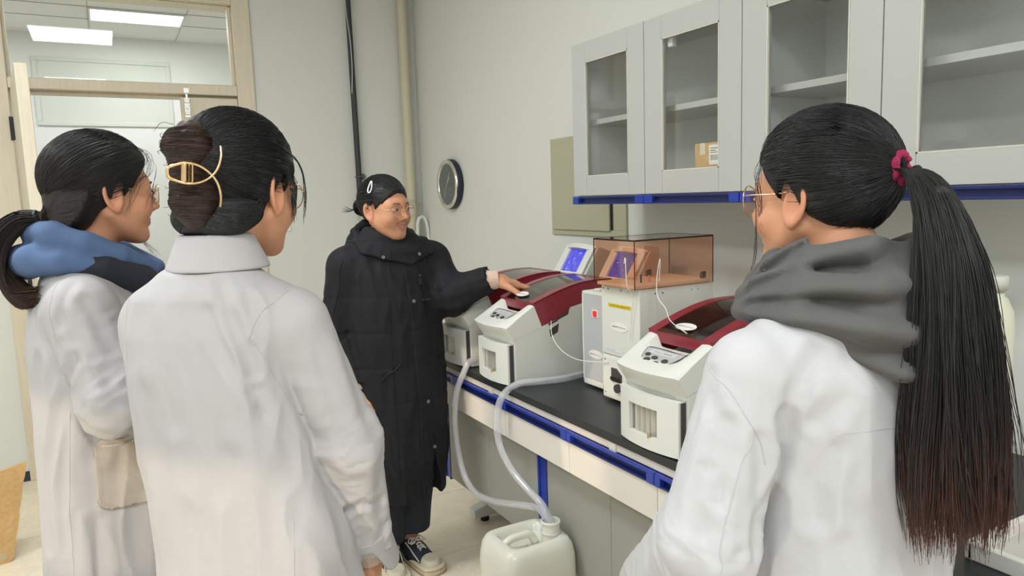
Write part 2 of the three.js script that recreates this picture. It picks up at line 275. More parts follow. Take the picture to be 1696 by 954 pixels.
// ---------- wall cabinets ----------
const CX = 1.597, CY0 = 1.492, CY1 = 2.06;
function wallCabinet(z0, z1, label, hingeAt) {
  const o = thing('wall_cabinet', label, 'cabinet', [CX, CY0, z0]), W = z1 - z0, Hh = CY1 - CY0, D = XW - CX - 0.002, t = 0.018;
  part(o, 'carcass', merge([box(0.022, D, 0, t, 0, W), box(0.022, D, Hh - t, Hh, 0, W), box(0.022, D, t, Hh - t, 0, t), box(0.022, D, t, Hh - t, W - t, W), box(D - 0.008, D, t, Hh - t, t, W - t)]), M.cabinet);
  part(o, 'lining', merge([box(D - 0.0105, D - 0.0085, t, Hh - t, t, W - t), box(0.03, D - 0.011, t, Hh - t, t, t + 0.002), box(0.03, D - 0.011, t, Hh - t, W - t - 0.002, W - t)]), M.cabInside);
  part(o, 'shelf', box(0.05, D - 0.012, 0.268, 0.287, t + 0.002, W - t - 0.002, 0.001), M.cabinet);
  for (let k = 0; k < 2; k++) {
    const d = new THREE.Group(); d.name = 'door'; d.position.set(0, 0.002, k * W / 2 + 0.0015); o.add(d);
    const w = W / 2 - 0.003, h = Hh - 0.004, s = 0.086, rl = 0.072, g = 0.0006;
    const st = (a, b) => box(0, 0.02, 0, h, a, b, 0.0015), ra = (a, b) => box(0, 0.02, a, b, s + g, w - s - g, 0.0015);
    part(d, 'stile', st(0, s), M.cabinet); part(d, 'stile', st(w - s, w), M.cabinet);
    part(d, 'rail', ra(0, rl), M.cabinet); part(d, 'rail', ra(h - rl, h), M.cabinet);
    part(d, 'pane', box(0.008, 0.012, rl - 0.004, h - rl + 0.004, s - 0.004, w - s + 0.004), M.glassGrey);
    part(d, 'glazing_bead', merge([box(0.0, 0.006, rl, rl + 0.004, s, w - s), box(0, 0.006, h - rl - 0.004, h - rl, s, w - s), box(0, 0.006, rl, h - rl, s, s + 0.004), box(0, 0.006, rl, h - rl, w - s - 0.004, w - s)]), mat(C(0.6, 0.58, 0.52), 0.5));
    for (const y of [h - 0.08]) { const zh = hingeAt[k] ? w - s - 0.03 : s + 0.005; part(d, 'hinge', merge([box(0.021, 0.04, y - 0.02, y + 0.02, zh, zh + 0.024, 0.004), box(0.03, 0.034, y - 0.006, y + 0.006, zh - 0.014, zh, 0.002)]), M.white); }
  }
  const r = new THREE.Group(); r.name = 'handle_rail'; r.position.set(-0.006, -0.03, 0); o.add(r);
  part(r, 'rail_profile', merge([box(0, 0.006, 0.022, 0.0295, 0.002, W - 0.002, 0.001), box(0, 0.02, 0, 0.005, 0.002, W - 0.002, 0.001), box(0.014, 0.02, 0.004, 0.024, 0.002, W - 0.002)]), M.blueDark);
  for (const [a, b] of [[0.002, 0.04], [W / 2 - 0.045, W / 2 - 0.002], [W / 2 + 0.002, W / 2 + 0.045], [W - 0.04, W - 0.002]]) part(r, 'rail_cap', box(-0.002, 0.018, 0.001, 0.0285, a, b, 0.002), M.blue);
  return o;
}
wallCabinet(-2.375, -1.52, 'white wall cabinet with two glass doors holding a small carton', [1, 0]);
wallCabinet(-1.52, -0.665, 'white wall cabinet with two glass doors behind the ponytailed student', [1, 0]);
{ // small carton and tape inside the first cabinet
  const b = thing('small_carton', 'small brown cardboard carton with white label inside the wall cabinet', 'box', [1.68, 1.5105, -1.683]);
  part(b, 'box_body', box(-0.035, 0.035, 0, 0.135, -0.075, 0.075, 0.001), mat(C(0.95, 0.95, 0.95), 0.85, { map: cardMap }));
  const lb = canvasTex(256, 256, (g) => { g.fillStyle = '#eceae2'; g.fillRect(0, 0, 256, 256); g.fillStyle = '#333'; for (let i = 0; i < 22; i++) g.fillRect(30 + i * 9, 130, (i * 7) % 5 + 2, 70); g.fillRect(30, 40, 160, 10); g.fillRect(30, 70, 120, 10); g.fillRect(30, 96, 150, 8); });
  const p1 = new THREE.PlaneGeometry(0.05, 0.06); p1.rotateY(-Math.PI / 2); p1.translate(-0.0358, 0.098, 0.012); part(b, 'shipping_label', p1, mat(C(1, 1, 1), 0.7, { map: lb }), 'white printed label');
  const pr = canvasTex(128, 64, (g) => { g.fillStyle = '#c49a63'; g.fillRect(0, 0, 128, 64); g.strokeStyle = '#5d4527'; g.lineWidth = 3; g.strokeRect(4, 4, 120, 56); for (let i = 1; i < 5; i++) { g.beginPath(); g.moveTo(24 * i, 4); g.lineTo(24 * i, 60); g.stroke(); } });
  const p2 = new THREE.PlaneGeometry(0.042, 0.02); p2.rotateY(-Math.PI / 2); p2.translate(-0.0356, 0.04, -0.045); part(b, 'printed_mark', p2, mat(C(1, 1, 1), 0.85, { map: pr }));
  part(b, 'tape', box(-0.0355, 0.0355, 0.1, 0.136, -0.052, -0.03), mat(C(0.7, 0.62, 0.45), 0.3));
  solo('black_clip_box', 'small black object at the bottom left of the wall cabinet', 'box', merge([box(-0.02, 0.02, 0, 0.03, -0.02, 0.02, 0.006), box(-0.012, 0.012, 0.03, 0.045, -0.012, 0.008, 0.004)]), M.black, [1.655, 1.5105, -1.895]);
}

// ---------- laboratory bench ----------
const BT = 0.8225, XE = 1.197, BZ0 = -3.02, BZ1 = 0.6;
solo('worktop', 'long black resin worktop of the laboratory bench', 'worktop', box(XE, XW - 0.002, BT - 0.025, BT, BZ0, BZ1, 0.003), M.epoxy);
{
  const f = thing('lab_bench', 'laboratory bench frame with cream drawers, blue handle rails and blue posts', 'bench', [XE, 0, BZ0]), L = BZ1 - BZ0, Z = (z) => z - BZ0;
  for (const [a, b] of [[BZ0, -2.38], [-2.374, -1.624], [-1.618, -0.86], [-0.854, BZ1]]) part(f, 'apron', box(0.008, 0.026, 0.772, BT - 0.0255, Z(a), Z(b), 0.002), M.apron);
  for (const z of [-2.377, -1.621, -0.857]) part(f, 'apron_joint', box(0.004, 0.012, 0.768, BT - 0.026, Z(z) - 0.016, Z(z) + 0.016, 0.002), M.apron);
  for (const z of [-2.941, -2.106, -1.27, -0.43]) {
    part(f, 'post', merge([box(0.062, 0.1, 0.24, 0.765, Z(z) - 0.03, Z(z) + 0.03, 0.003), box(0.058, 0.063, 0.24, 0.63, Z(z) - 0.03, Z(z) - 0.018), box(0.058, 0.063, 0.24, 0.63, Z(z) + 0.018, Z(z) + 0.03)]), M.blue);
    part(f, 'foot', prism([[0.17, 0.022], [0.7, 0.022], [0.7, 0.085], [0.26, 0.085], [0.17, 0.06]], Z(z) - 0.03, Z(z) + 0.03, 0.003), M.white); part(f, 'rear_leg', box(0.6, 0.66, 0.08, 0.765, Z(z) - 0.03, Z(z) + 0.03, 0.003), M.white);
    for (const x of [0.23, 0.62]) { const c = cyl(0.02, 0.022, 16); c.translate(x, 0.011, Z(z) + 0.012); part(f, 'levelling_pad', c, M.black); }
    part(f, 'bracket', box(0.1, 0.7, 0.7, 0.765, Z(z) - 0.02, Z(z) + 0.02), M.blue);
  }
  const fz = [[-3.0, -2.69], [-2.687, -2.268], [-2.265, -1.848], [-1.845, -1.428], [-1.425, -1.008], [-1.005, -0.588], [-0.585, -0.168]];
  fz.forEach(([a, b], i) => {
    const d = new THREE.Group(); d.name = 'drawer'; d.position.set(0, 0.632, Z(a)); f.add(d);
    const w = b - a;
    part(d, 'drawer_front', box(0.004, 0.022, 0, 0.102, 0, w, 0.002), M.drawer);
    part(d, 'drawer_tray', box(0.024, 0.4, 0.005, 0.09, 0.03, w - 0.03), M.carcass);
    const rp = (name, g, m) => part(d, name, g.translate(-0.004, 0.103, 0), m);
    rp('rail_profile', merge([box(0, 0.012, 0.026, 0.036, 0, w, 0.002), box(0.0, 0.018, 0, 0.006, 0, w, 0.002), box(0.014, 0.02, 0.004, 0.03, 0, w)]), M.blueDark);
    rp('rail_lip', box(-0.002, 0.008, 0.027, 0.0362, 0, w, 0.002), M.blue);
    for (const [p, q] of [[0.0, 0.022], [w - 0.03, w]]) rp('rail_cap', box(-0.003, 0.016, 0.001, 0.0355, p, q, 0.002), M.blue);
  });
  const cabs = [[-2.908, -2.137, [-2.519], 'pale hanging base cabinet nearest the woman in black'], [-2.075, -1.302, [-1.709], 'pale hanging base cabinet behind the white canister'], [-1.238, -0.462, [-0.85], 'pale hanging base cabinet behind the ponytailed student']];
  for (const [a, b, sp, label] of cabs) {
    const o = thing('base_cabinet', label, 'cabinet', [XE, 0.25, a]), w = b - a, s = sp[0] - a;
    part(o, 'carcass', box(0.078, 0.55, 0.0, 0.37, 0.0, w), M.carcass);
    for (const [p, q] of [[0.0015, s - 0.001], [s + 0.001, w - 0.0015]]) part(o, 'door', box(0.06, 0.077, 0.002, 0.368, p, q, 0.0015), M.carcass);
  }
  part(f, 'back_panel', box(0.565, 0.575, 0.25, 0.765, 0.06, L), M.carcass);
}

// ---------- analysers ----------
const P = {
  body: mat(C(0.73, 0.745, 0.69), 0.42), door: mat(C(0.75, 0.765, 0.71), 0.4), red: mat(C(0.26, 0.02, 0.036), 0.32, { clearcoat: 0.3, clearcoatRoughness: 0.2 }),
  smoke: mat(C(0.58, 0.54, 0.52), 0.06, { transmission: 1, thickness: 0, ior: 1.5 }), inner: mat(C(0.06, 0.05, 0.05), 0.6), panel: mat(C(0.46, 0.47, 0.48), 0.35),
  button: mat(C(0.05, 0.05, 0.045), 0.4), frost: mat(C(0.92, 0.92, 0.9), 0.25, { transmission: 1, thickness: 0 }), brass: mat(C(0.42, 0.33, 0.2), 0.4), grille: mat(C(0.50, 0.52, 0.53), 0.55),
  amber: mat(C(0.985, 0.855, 0.78), 0.03, { transmission: 1, thickness: 0, ior: 1.49 }), amberEdge: mat(C(0.03, 0.012, 0.008), 0.2), yellow: mat(C(0.75, 0.6, 0.02), 0.5),
};
const logoTex = canvasTex(512, 256, (g) => {
  g.fillStyle = '#efeee9'; g.fillRect(0, 0, 512, 256); g.fillStyle = '#2c2c30'; g.textAlign = 'center'; g.textBaseline = 'middle'; g.font = 'bold 62px sans-serif'; g.fillText('AMS', 110, 132); g.font = '62px sans-serif'; g.fillText('Alliance', 350, 132);
  g.fillStyle = '#b03030'; g.beginPath(); g.arc(204, 130, 24, 0, 7); g.fill(); g.fillStyle = '#efeee9'; g.beginPath(); g.arc(204, 130, 12, 0, 7); g.fill();
});
const logoMat = mat(C(1, 1, 1), 0.3, { map: logoTex });
function logoOval(a, b) { // flat oval badge facing local +z, uv over its box
  const s = new THREE.Shape(); s.absellipse(0, 0, a, b, 0, Math.PI * 2, false, 0);
  const g = new THREE.ExtrudeGeometry(s, { depth: 0.001, bevelEnabled: false, curveSegments: 24 }), p = g.attributes.position, uv = g.attributes.uv;
  for (let i = 0; i < p.count; i++) uv.setXY(i, 0.5 + (p.getX(i) / a) * 0.5, 0.5 + (p.getY(i) / b) * 0.5);
  return g;
}
const keypadTex = canvasTex(256, 64, (g) => { g.fillStyle = '#c9ccd0'; g.fillRect(0, 0, 256, 64); g.fillStyle = '#3c3f44'; g.font = '22px sans-serif'; g.textAlign = 'center'; g.textBaseline = 'middle'; g.fillText('Alliance', 84, 34); g.font = 'italic bold 26px serif'; g.fillText('futura', 176, 34); });
function bentPlate(z0, z1, y0, y1, x0, x1, hw, bow, nz = 10) { // box bowed towards -x across z
  const g = new THREE.BoxGeometry(x1 - x0, y1 - y0, z1 - z0, 1, 1, nz); g.translate((x0 + x1) / 2, (y0 + y1) / 2, (z0 + z1) / 2);
  const p = g.attributes.position; for (let i = 0; i < p.count; i++) { const t = p.getZ(i) / hw; p.setX(i, p.getX(i) - bow * (1 - t * t)); }
  return boxUV(toCreasedNormals(g.toNonIndexed(), 0.5));
}
function makeAnalyser(label) {
  const o = thing('flow_analyser', label, 'analyser', [1.215, BT, 0], 0, 'flow analysers on the bench'), HW = 0.125;
  const rings = [], ts = [-1, -0.985, -0.93, -0.86, -0.855, -0.7, -0.55, -0.4, -0.2, 0, 0.2, 0.4, 0.55, 0.7, 0.855, 0.86, 0.93, 0.985, 1];
  const edgeTop = [[0.131, 0.206], [0.243, 0.238], [0.256, 0.264], [0.44, 0.30]];
  for (const t of ts) {
    const e = Math.max(0, (Math.abs(t) - 0.95) / 0.05), ins = 0.004 * e, bow = 0.022 * (1 - t * t), inside = Math.abs(t) < 0.858;
    const q = Math.min(1, Math.max(0, (0.74 - Math.abs(t)) / 0.22)), dep = q * q * (3 - 2 * q);
    const top = []; for (let k = 0; k <= 8; k++) { const s = k / 8; top.push([-0.021 - bow * (1 - s) + s * 0.119, 0.217 + s * 0.07 - dep * 0.036 * s * s * (1.5 - 0.5 * s) - ins]); }
    const pts = [[0.014, 0.004], [0.014 - bow * 0.6, 0.158], [0.009 - bow, 0.168], [-0.018 - bow, 0.210], ...top,
      [0.106, inside ? 0.235 : 0.284 - dep * 0.04 - ins], [0.131, inside ? 0.16 : 0.206], [0.243, inside ? 0.16 : 0.238], [0.256, inside ? 0.16 : 0.264], [0.43, inside ? 0.16 : 0.296], [0.44, 0.30], [0.45, 0.29], [0.45, 0.004]];
    rings.push(pts.map(([x, y]) => [x + (x < 0.02 ? ins : 0), Math.max(0.004, y), t * HW]));
  }
  part(o, 'body', loft(rings, 0.7), P.body);
  // moulding seam, side opening and lift bracket on the visible side
  const sideZ = HW;
  part(o, 'side_opening', prism([[0.163, 0.19], [0.205, 0.21], [0.2, 0.178], [0.168, 0.163]].map(([x, y]) => [x, y]), sideZ - 0.002, sideZ + 0.0008), P.inner);
  part(o, 'hood_latch', merge([prism([[0.198, 0.222], [0.245, 0.238], [0.25, 0.25], [0.2, 0.234]], sideZ - 0.004, sideZ + 0.0012), prism([[0.16, 0.206], [0.2, 0.219], [0.2, 0.226], [0.16, 0.213]], sideZ - 0.004, sideZ + 0.001)]), P.inner);
  part(o, 'moulding_seam', prism([[0.01, 0.166], [0.128, 0.2035], [0.128, 0.2025], [0.01, 0.1648]], sideZ - 0.001, sideZ + 0.0006), mat(C(0.45, 0.45, 0.41), 0.6));
  // front door with a window
  const d = new THREE.Group(); d.name = 'door'; o.add(d); const b = 0.02, y0 = 0.006, y1 = 0.152, wz0 = -0.068, wz1 = 0.05, wy0 = 0.04, wy1 = 0.118;
  part(d, 'door_panel', merge([bentPlate(-0.121, wz0, y0, y1, -0.006, 0.012, HW, b), bentPlate(wz1, 0.116, y0, y1, -0.006, 0.012, HW, b), bentPlate(wz0, wz1, y0, wy0, -0.006, 0.012, HW, b), bentPlate(wz0, wz1, wy1, y1, -0.006, 0.012, HW, b)]), P.door);
  part(d, 'door_window', bentPlate(wz0, wz1, wy0, wy1, 0.006, 0.008, HW, b), P.frost);
  part(d, 'latch', merge([box(-0.026, -0.016, 0.034, 0.052, 0.012, 0.022, 0.003), box(-0.024, -0.014, 0.03, 0.036, 0.0, 0.03, 0.002)]), P.brass);
  { const tm = mat(C(0.74, 0.72, 0.68), 0.4), tg = cyl(0.0095, 0.085, 12); for (let k = 0; k < 5; k++) part(o, 'reagent_tube', tg, tm).position.set(0.0, 0.08, -0.052 + k * 0.022); }
  part(o, 'inner_panel', box(0.0125, 0.0135, 0.006, 0.156, -0.12, 0.121), P.panel); part(o, 'door_gap', box(-0.002, 0.0122, 0.008, 0.15, 0.1165, 0.1205), P.inner);
  // keypad lying in the dished top of the nose
  const kp = new THREE.Group(); kp.name = 'keypad'; o.add(kp);
  kp.scale.set(1.15, 1, 1.15); kp.position.set(0.024, 0.237, 0); kp.rotation.z = Math.atan2(0.05, 0.1); // slope of the dished top
  const ks = new THREE.Shape(); ks.moveTo(0.03, -0.062); ks.lineTo(0.03, 0.062); ks.bezierCurveTo(0.0, 0.058, -0.03, 0.035, -0.032, 0.0); ks.bezierCurveTo(-0.03, -0.035, 0.0, -0.058, 0.03, -0.062);
  const kg = new THREE.ExtrudeGeometry(ks, { depth: 0.0025, bevelEnabled: true, bevelSize: 0.001, bevelThickness: 0.0008, bevelSegments: 1, curveSegments: 14 }); kg.rotateX(Math.PI / 2); // (x, y)->(x, -z)
  kg.translate(0, 0.004, 0); part(kp, 'keypad_plate', kg, P.panel); const ko = ks.getPoints(14).map((p) => [p.x * 1.03, 0.0035, -p.y * 1.03]); part(kp, 'keypad_border', tube(ko, 0.0013, 90, 6, true), P.button);
  const oval = (x, z, rx, rz) => { const c = cyl(1, 0.002, 20); c.scale(rx, 1, rz); c.translate(x, 0.0055, z); return c; };
  for (const [x, z, rx, rz] of [[0.006, -0.038, 0.006, 0.009], [-0.012, -0.024, 0.008, 0.011], [0.0, -0.008, 0.006, 0.01], [-0.018, 0.01, 0.008, 0.012], [-0.004, 0.03, 0.007, 0.01]]) part(kp, 'button', oval(x, z, rx, rz), P.button);
  const kl = new THREE.PlaneGeometry(0.088, 0.014); kl.rotateX(-Math.PI / 2); kl.rotateY(-Math.PI / 2); kl.translate(0.02, 0.0052, 0); part(kp, 'keypad_lettering', kl, mat(C(1, 1, 1), 0.4, { map: keypadTex }));
  // red hood: sides, rims, smoked window
  const hd = new THREE.Group(); hd.name = 'hood'; o.add(hd);
  const arc = []; for (let k = 0; k <= 16; k++) { const s = k / 16, x = 0.098 + s * 0.35; arc.push([x, 0.294 + 0.0635 * Math.sin(Math.min(1, s * 1.25) * Math.PI / 2) - 0.012 * Math.max(0, s - 0.8) * 5 * Math.max(0, s - 0.8)]); }
  const low = [[0.44, 0.302], [0.256, 0.266], [0.243, 0.24], [0.131, 0.2075], [0.1, 0.285]];
  const side = [...arc, [0.448, 0.32], ...low];
  part(hd, 'side_wall', prism(side, HW - 0.006, HW + 0.001), P.red); part(hd, 'side_wall', prism(side, -HW - 0.001, -HW + 0.006), P.red);
  const strip = (za, zb, k0, k1, dy, th) => { const r = []; for (let k = k0; k <= k1; k++) { const [x, y] = arc[k]; r.push([[x, y + dy, za], [x, y + dy, zb], [x, y + dy - th, zb], [x, y + dy - th, za]]); } return r; };
  const stripG = (...a) => { const r = strip(...a), pos = []; for (let i = 0; i + 1 < r.length; i++) for (let j = 0; j < 4; j++) { const [p, q, s, u] = [r[i][j], r[i][(j + 1) % 4], r[i + 1][(j + 1) % 4], r[i + 1][j]]; pos.push(...p, ...q, ...s, ...p, ...s, ...u); } for (const [e, f] of [[r[0], 1], [r[r.length - 1], 0]]) { const [p, q, s, u] = f ? [e[0], e[3], e[2], e[1]] : e; pos.push(...p, ...q, ...s, ...p, ...s, ...u); } let g = new THREE.BufferGeometry(); g.setAttribute('position', new THREE.Float32BufferAttribute(pos, 3)); return boxUV(toCreasedNormals(g, 0.5)); };
  part(hd, 'side_rim', stripG(HW - 0.036, HW + 0.001, 0, 16, 0.0012, 0.006), P.red); part(hd, 'side_rim', stripG(-HW - 0.001, -HW + 0.036, 0, 16, 0.0012, 0.006), P.red);
  part(hd, 'hood_window', stripG(-HW + 0.036, HW - 0.036, 0, 16, 0, 0.003), P.smoke);
  part(hd, 'front_lip', prism([[0.096, 0.294], [0.1, 0.262], [0.106, 0.262], [0.105, 0.292]], -HW + 0.004, HW - 0.004, 0.001), P.red);
  part(hd, 'rear_rim', stripG(-HW + 0.036, HW - 0.036, 15, 16, 0.0012, 0.006), P.red);
  const lo = logoOval(0.038, 0.018); lo.rotateX(-Math.PI / 2); lo.rotateY(-Math.PI / 2); lo.rotateZ(0.36); lo.translate(0.132, 0.3118, -0.01); part(hd, 'logo_badge', lo, logoMat, 'white oval maker badge');
  // what is under the window
  part(o, 'pump_tray', merge([box(0.14, 0.41, 0.165, 0.2, -0.09, 0.09, 0.004), box(0.2, 0.3, 0.2, 0.235, -0.075, 0.0, 0.006), box(0.32, 0.4, 0.2, 0.26, -0.08, 0.08, 0.006)]), P.grille);
  part(o, 'manifold', merge([box(0.15, 0.19, 0.2, 0.225, -0.08, 0.08, 0.004), box(0.24, 0.3, 0.2, 0.24, 0.015, 0.08, 0.006), ...[0, 1, 2, 3].map((k) => { const c = cyl(0.012, 0.03, 14); c.translate(0.22, 0.245, -0.06 + k * 0.018); return c; })]), P.brass);
  return o;
}
const az = [[-2.715, 'farthest red-hooded flow analyser beside the woman in black'], [-2.355, 'middle red-hooded flow analyser under her hand'], [-1.465, 'nearest red-hooded flow analyser in front of the ponytailed student']];
const an0 = makeAnalyser(az[0][1]); an0.position.z = az[0][0];
for (const [z, label] of az.slice(1)) { const c = an0.clone(); c.name = numbered('flow_analyser'); c.userData = { ...an0.userData, label }; c.position.z = z; scene.add(c); }

// ---------- screen units ----------
function screenUnit(z, label) {
  const o = thing('screen_unit', label, 'screen unit', [1.668, BT, z], 0, 'units with blue screens'), hw = 0.108;
  const prof = [[0.02, 0], [0.0, 0.10], [0.0, 0.30], [0.012, 0.345], [0.085, 0.458], [0.1, 0.46], [0.19, 0.425], [0.2, 0.0]];
  part(o, 'case', prism(prof, -hw, hw, 0.006), P.body);
  const up = new THREE.Vector3(0.073, 0.113, 0).normalize(), ang = Math.atan2(0.073, 0.113);
  const sc = new THREE.Group(); sc.name = 'screen'; sc.position.set(0.012, 0.345, 0); sc.rotation.z = -ang; o.add(sc);
  const tex = canvasTex(256, 256, (g) => { g.fillStyle = '#2a2ae8'; g.fillRect(0, 0, 256, 256); const r = rng(17); for (let i = 0; i < 26; i++) { g.strokeStyle = `rgba(${90 + r() * 80},${100 + r() * 90},255,0.5)`; g.lineWidth = 1 + r() * 4; g.beginPath(); let x = r() * 256, y = r() * 256; g.moveTo(x, y); for (let k = 0; k < 4; k++) { x += (r() - 0.4) * 70; y += (r() - 0.5) * 60; g.lineTo(x, y); } g.stroke(); } });
  part(sc, 'bezel', merge([box(-0.01, 0.0, 0.0, 0.012, -0.1, 0.1, 0.004), bentPlate(-0.104, 0.104, 0.115, 0.136, -0.006, 0.004, 0.104, 0.022), box(-0.014, 0.0, 0.0, 0.13, -0.104, -0.062, 0.004), box(-0.014, 0.0, 0.0, 0.13, 0.062, 0.104, 0.004)]), P.body);
  const pl = new THREE.PlaneGeometry(0.122, 0.104); pl.rotateY(-Math.PI / 2); pl.translate(-0.004, 0.064, 0);
  part(sc, 'display', pl, new THREE.MeshStandardMaterial({ color: C(0.02, 0.02, 0.1), roughness: 0.25, emissive: C(1, 1, 1), emissiveMap: tex, emissiveIntensity: 0.9 }), 'glowing blue display');
  // crinkled protective film over the display
  const fg = new THREE.PlaneGeometry(0.128, 0.108, 26, 22), p = fg.attributes.position; for (let i = 0; i < p.count; i++) p.setZ(i, 0.003 * N3(p.getX(i) * 40, p.getY(i) * 40, z * 9) + 0.0015 * N3(p.getX(i) * 110, p.getY(i) * 110, z));
  fg.computeVertexNormals(); fg.rotateY(-Math.PI / 2); fg.translate(-0.009, 0.066, 0); part(sc, 'protective_film', fg, mat(C(1, 1, 1), 0.08, { transmission: 1, thickness: 0 }));
  const l = new THREE.RectAreaLight(C(0.25, 0.25, 1), 0.8, 0.12, 0.1); l.position.set(-0.012, 0.066, 0); l.rotation.y = -Math.PI / 2; sc.add(l);
  return o;
}
screenUnit(-2.55, 'grey unit with blue screen behind the far analysers');
screenUnit(-2.222, 'grey unit with blue screen behind the amber cover');

// ---------- heater unit with amber cover ----------
{
  const o = thing('heater_unit', 'tall grey heater unit with yellow warning label between the analysers', 'lab instrument', [1.39, BT, -1.823]), w = 0.097;
  part(o, 'body', merge([box(0, 0.303, 0.158, 0.386, -w, w, 0.004), box(0.0, 0.303, 0.012, 0.1555, -w, w, 0.004), box(0.006, 0.3, 0.15, 0.16, -w + 0.003, w - 0.003)]), P.body);
  part(o, 'base_panel', box(-0.0015, 0.002, 0.02, 0.148, -w + 0.008, w - 0.006, 0.001), P.door);
  const scr = []; for (const [y, z] of [[0.374, -0.085], [0.374, -0.058], [0.374, 0.008], [0.374, 0.045], [0.14, -0.08], [0.03, -0.08], [0.03, 0.08]]) { const c = cyl(0.0028, 0.003, 10); c.rotateZ(Math.PI / 2); c.translate(-0.001, y, z); scr.push(c); }
  for (const x of [0.06, 0.09, 0.21, 0.235]) { const c = cyl(0.0028, 0.003, 10); c.rotateX(Math.PI / 2); c.translate(x, 0.368, w + 0.001); scr.push(c); }
  for (const g of scr) part(o, 'screw', g, M.steel);
  const yel = canvasTex(512, 48, (g) => { g.fillStyle = '#e3c416'; g.fillRect(0, 0, 512, 48); g.fillStyle = '#40380c'; g.font = 'bold 31px sans-serif'; g.textAlign = 'center'; g.textBaseline = 'middle'; g.fillText('CAUTION HIGH TEMPERATURE', 256, 25); });
  const f = (wd, ht, y, z, m, name, lb) => { const g = new THREE.PlaneGeometry(wd, ht); g.rotateY(-Math.PI / 2); g.translate(-0.0012, y, z); part(o, name, g, m, lb); };
  f(0.118, 0.011, 0.3225, -0.001, mat(C(1, 1, 1), 0.5, { map: yel }), 'warning_label', 'yellow strip label reading CAUTION HIGH TEMPERATURE');
  const lg = logoOval(0.045, 0.0155); lg.rotateY(-Math.PI / 2); lg.translate(-0.0004, 0.2555, -0.004); part(o, 'logo_badge', lg, logoMat, 'white oval maker badge');
  const sn = canvasTex(512, 64, (g) => { g.fillStyle = '#dfe3ea'; g.fillRect(0, 0, 512, 64); g.fillStyle = '#40506e'; g.font = '38px sans-serif'; g.textBaseline = 'middle'; g.fillText('HPLC & SACO 2.0', 16, 34); });
  f(0.08, 0.01, 0.176, -0.035, mat(C(1, 1, 1), 0.5, { map: sn }), 'name_strip', 'small white strip label');
  const pm = new THREE.Group(); pm.name = 'power_socket'; pm.position.set(0, 0, 0.012); o.add(pm);
  part(pm, 'socket_plate', prism([[-0.056, 0.118], [-0.03, 0.118], [-0.004, 0.1], [-0.004, 0.074], [-0.056, 0.074]], -0.001, 0.008, 0.001).rotateY(-Math.PI / 2).translate(0.002, 0, 0), P.inner);
  part(pm, 'counter', box(-0.012, -0.005, 0.08, 0.09, -0.054, -0.008, 0.001), M.black);
  const k = cyl(0.014, 0.012, 20); k.rotateZ(Math.PI / 2); k.translate(-0.006, 0.055, -0.01); part(o, 'round_plug', k, P.inner);
  for (const [y, z] of [[0.125, -0.04], [0.035, -0.006]]) { f(0.014, 0.011, y, z, P.yellow, 'yellow_tag'); }
  // amber acrylic cover
  const c = thing('amber_cover', 'clear amber acrylic cover on top of the heater unit', 'cover', [1.36, BT + 0.387, -1.813]), L = 0.315, cw = 0.103, H = 0.15, t = 0.004;
  part(c, 'pane', box(0, t, 0, H - t, -cw, cw), P.amber, 'amber front pane'); part(c, 'pane', box(L - t, L, 0, H - t, -cw, cw), P.amber, 'amber back pane');
  part(c, 'pane', box(t, L - t, 0, H - t, cw - t, cw), P.amber, 'amber side pane'); part(c, 'pane', box(t, L - t, 0, H - t, -cw, -cw + t), P.amber, 'amber side pane'); part(c, 'pane', box(0, L, H - t, H, -cw, cw), P.amber, 'amber top pane');
  const e = 0.0022, edges = [];
  for (const z of [-cw, cw]) { edges.push(box(-0.0005, L + 0.0005, H - 2 * e, H + 0.0006, z - e / 2, z + e / 2)); for (const x of [0, L]) edges.push(box(x - e / 2, x + e / 2, 0, H, z - e / 2, z + e / 2)); }
  for (const x of [0, L]) edges.push(box(x - e / 2, x + e / 2, H - 2 * e, H + 0.0006, -cw, cw));
  part(c, 'glued_edge', merge(edges), P.amberEdge, 'dark polished edges');
  for (const [x, z] of [[0.285, 0.075], [0.2, -0.09]]) part(c, 'hinge_block', merge([box(x, x + 0.016, 0.002, 0.03, z, z + 0.012, 0.002), box(x + 0.003, x + 0.02, 0.012, 0.034, z + 0.002, z + 0.01, 0.003)]), P.inner);
  for (const x of [0.1, 0.19]) part(c, 'inner_plate', box(x, x + 0.003, 0.004, 0.115, -0.085, -0.01, 0.001), P.amber, 'clear upright plate');
  part(c, 'base_rim', box(0.006, L - 0.006, 0.001, 0.012, -cw + 0.006, cw - 0.006, 0.002), mat(C(0.66, 0.6, 0.48), 0.5));
  part(c, 'fitting', (() => { const q = cyl(0.004, 0.02, 12); q.translate(0.1, 0.024, 0.05); return q; })(), mat(C(0.6, 0.2, 0.2), 0.4)); part(c, 'fitting', (() => { const q = cyl(0.003, 0.025, 12); q.translate(0.075, 0.024, 0.04); return q; })(), P.inner);
  // power supply with the red switch
  const p = thing('power_supply', 'narrow grey box with a lit red rocker switch', 'power supply', [1.438, BT, -2.042]), pw = 0.063;
  part(p, 'case', merge([box(0.004, 0.24, 0.008, 0.343, -pw, pw, 0.004), box(0, 0.006, 0.012, 0.342, -pw, -pw + 0.008, 0.002), box(0, 0.006, 0.012, 0.342, pw - 0.008, pw, 0.002), box(0, 0.006, 0.332, 0.342, -pw, pw, 0.002), box(0, 0.006, 0.012, 0.03, -pw, pw, 0.002), box(0.03, 0.06, 0.343, 0.35, -0.03, 0.0, 0.003), box(0.08, 0.22, 0.343, 0.349, -0.05, 0.05, 0.003)]), P.body);
  part(p, 'front_plate', box(0.0015, 0.0038, 0.03, 0.332, -pw + 0.008, pw - 0.008), P.grille);
  const sw = new THREE.Group(); sw.name = 'power_switch'; sw.position.set(0, 0.268, 0.017); p.add(sw);
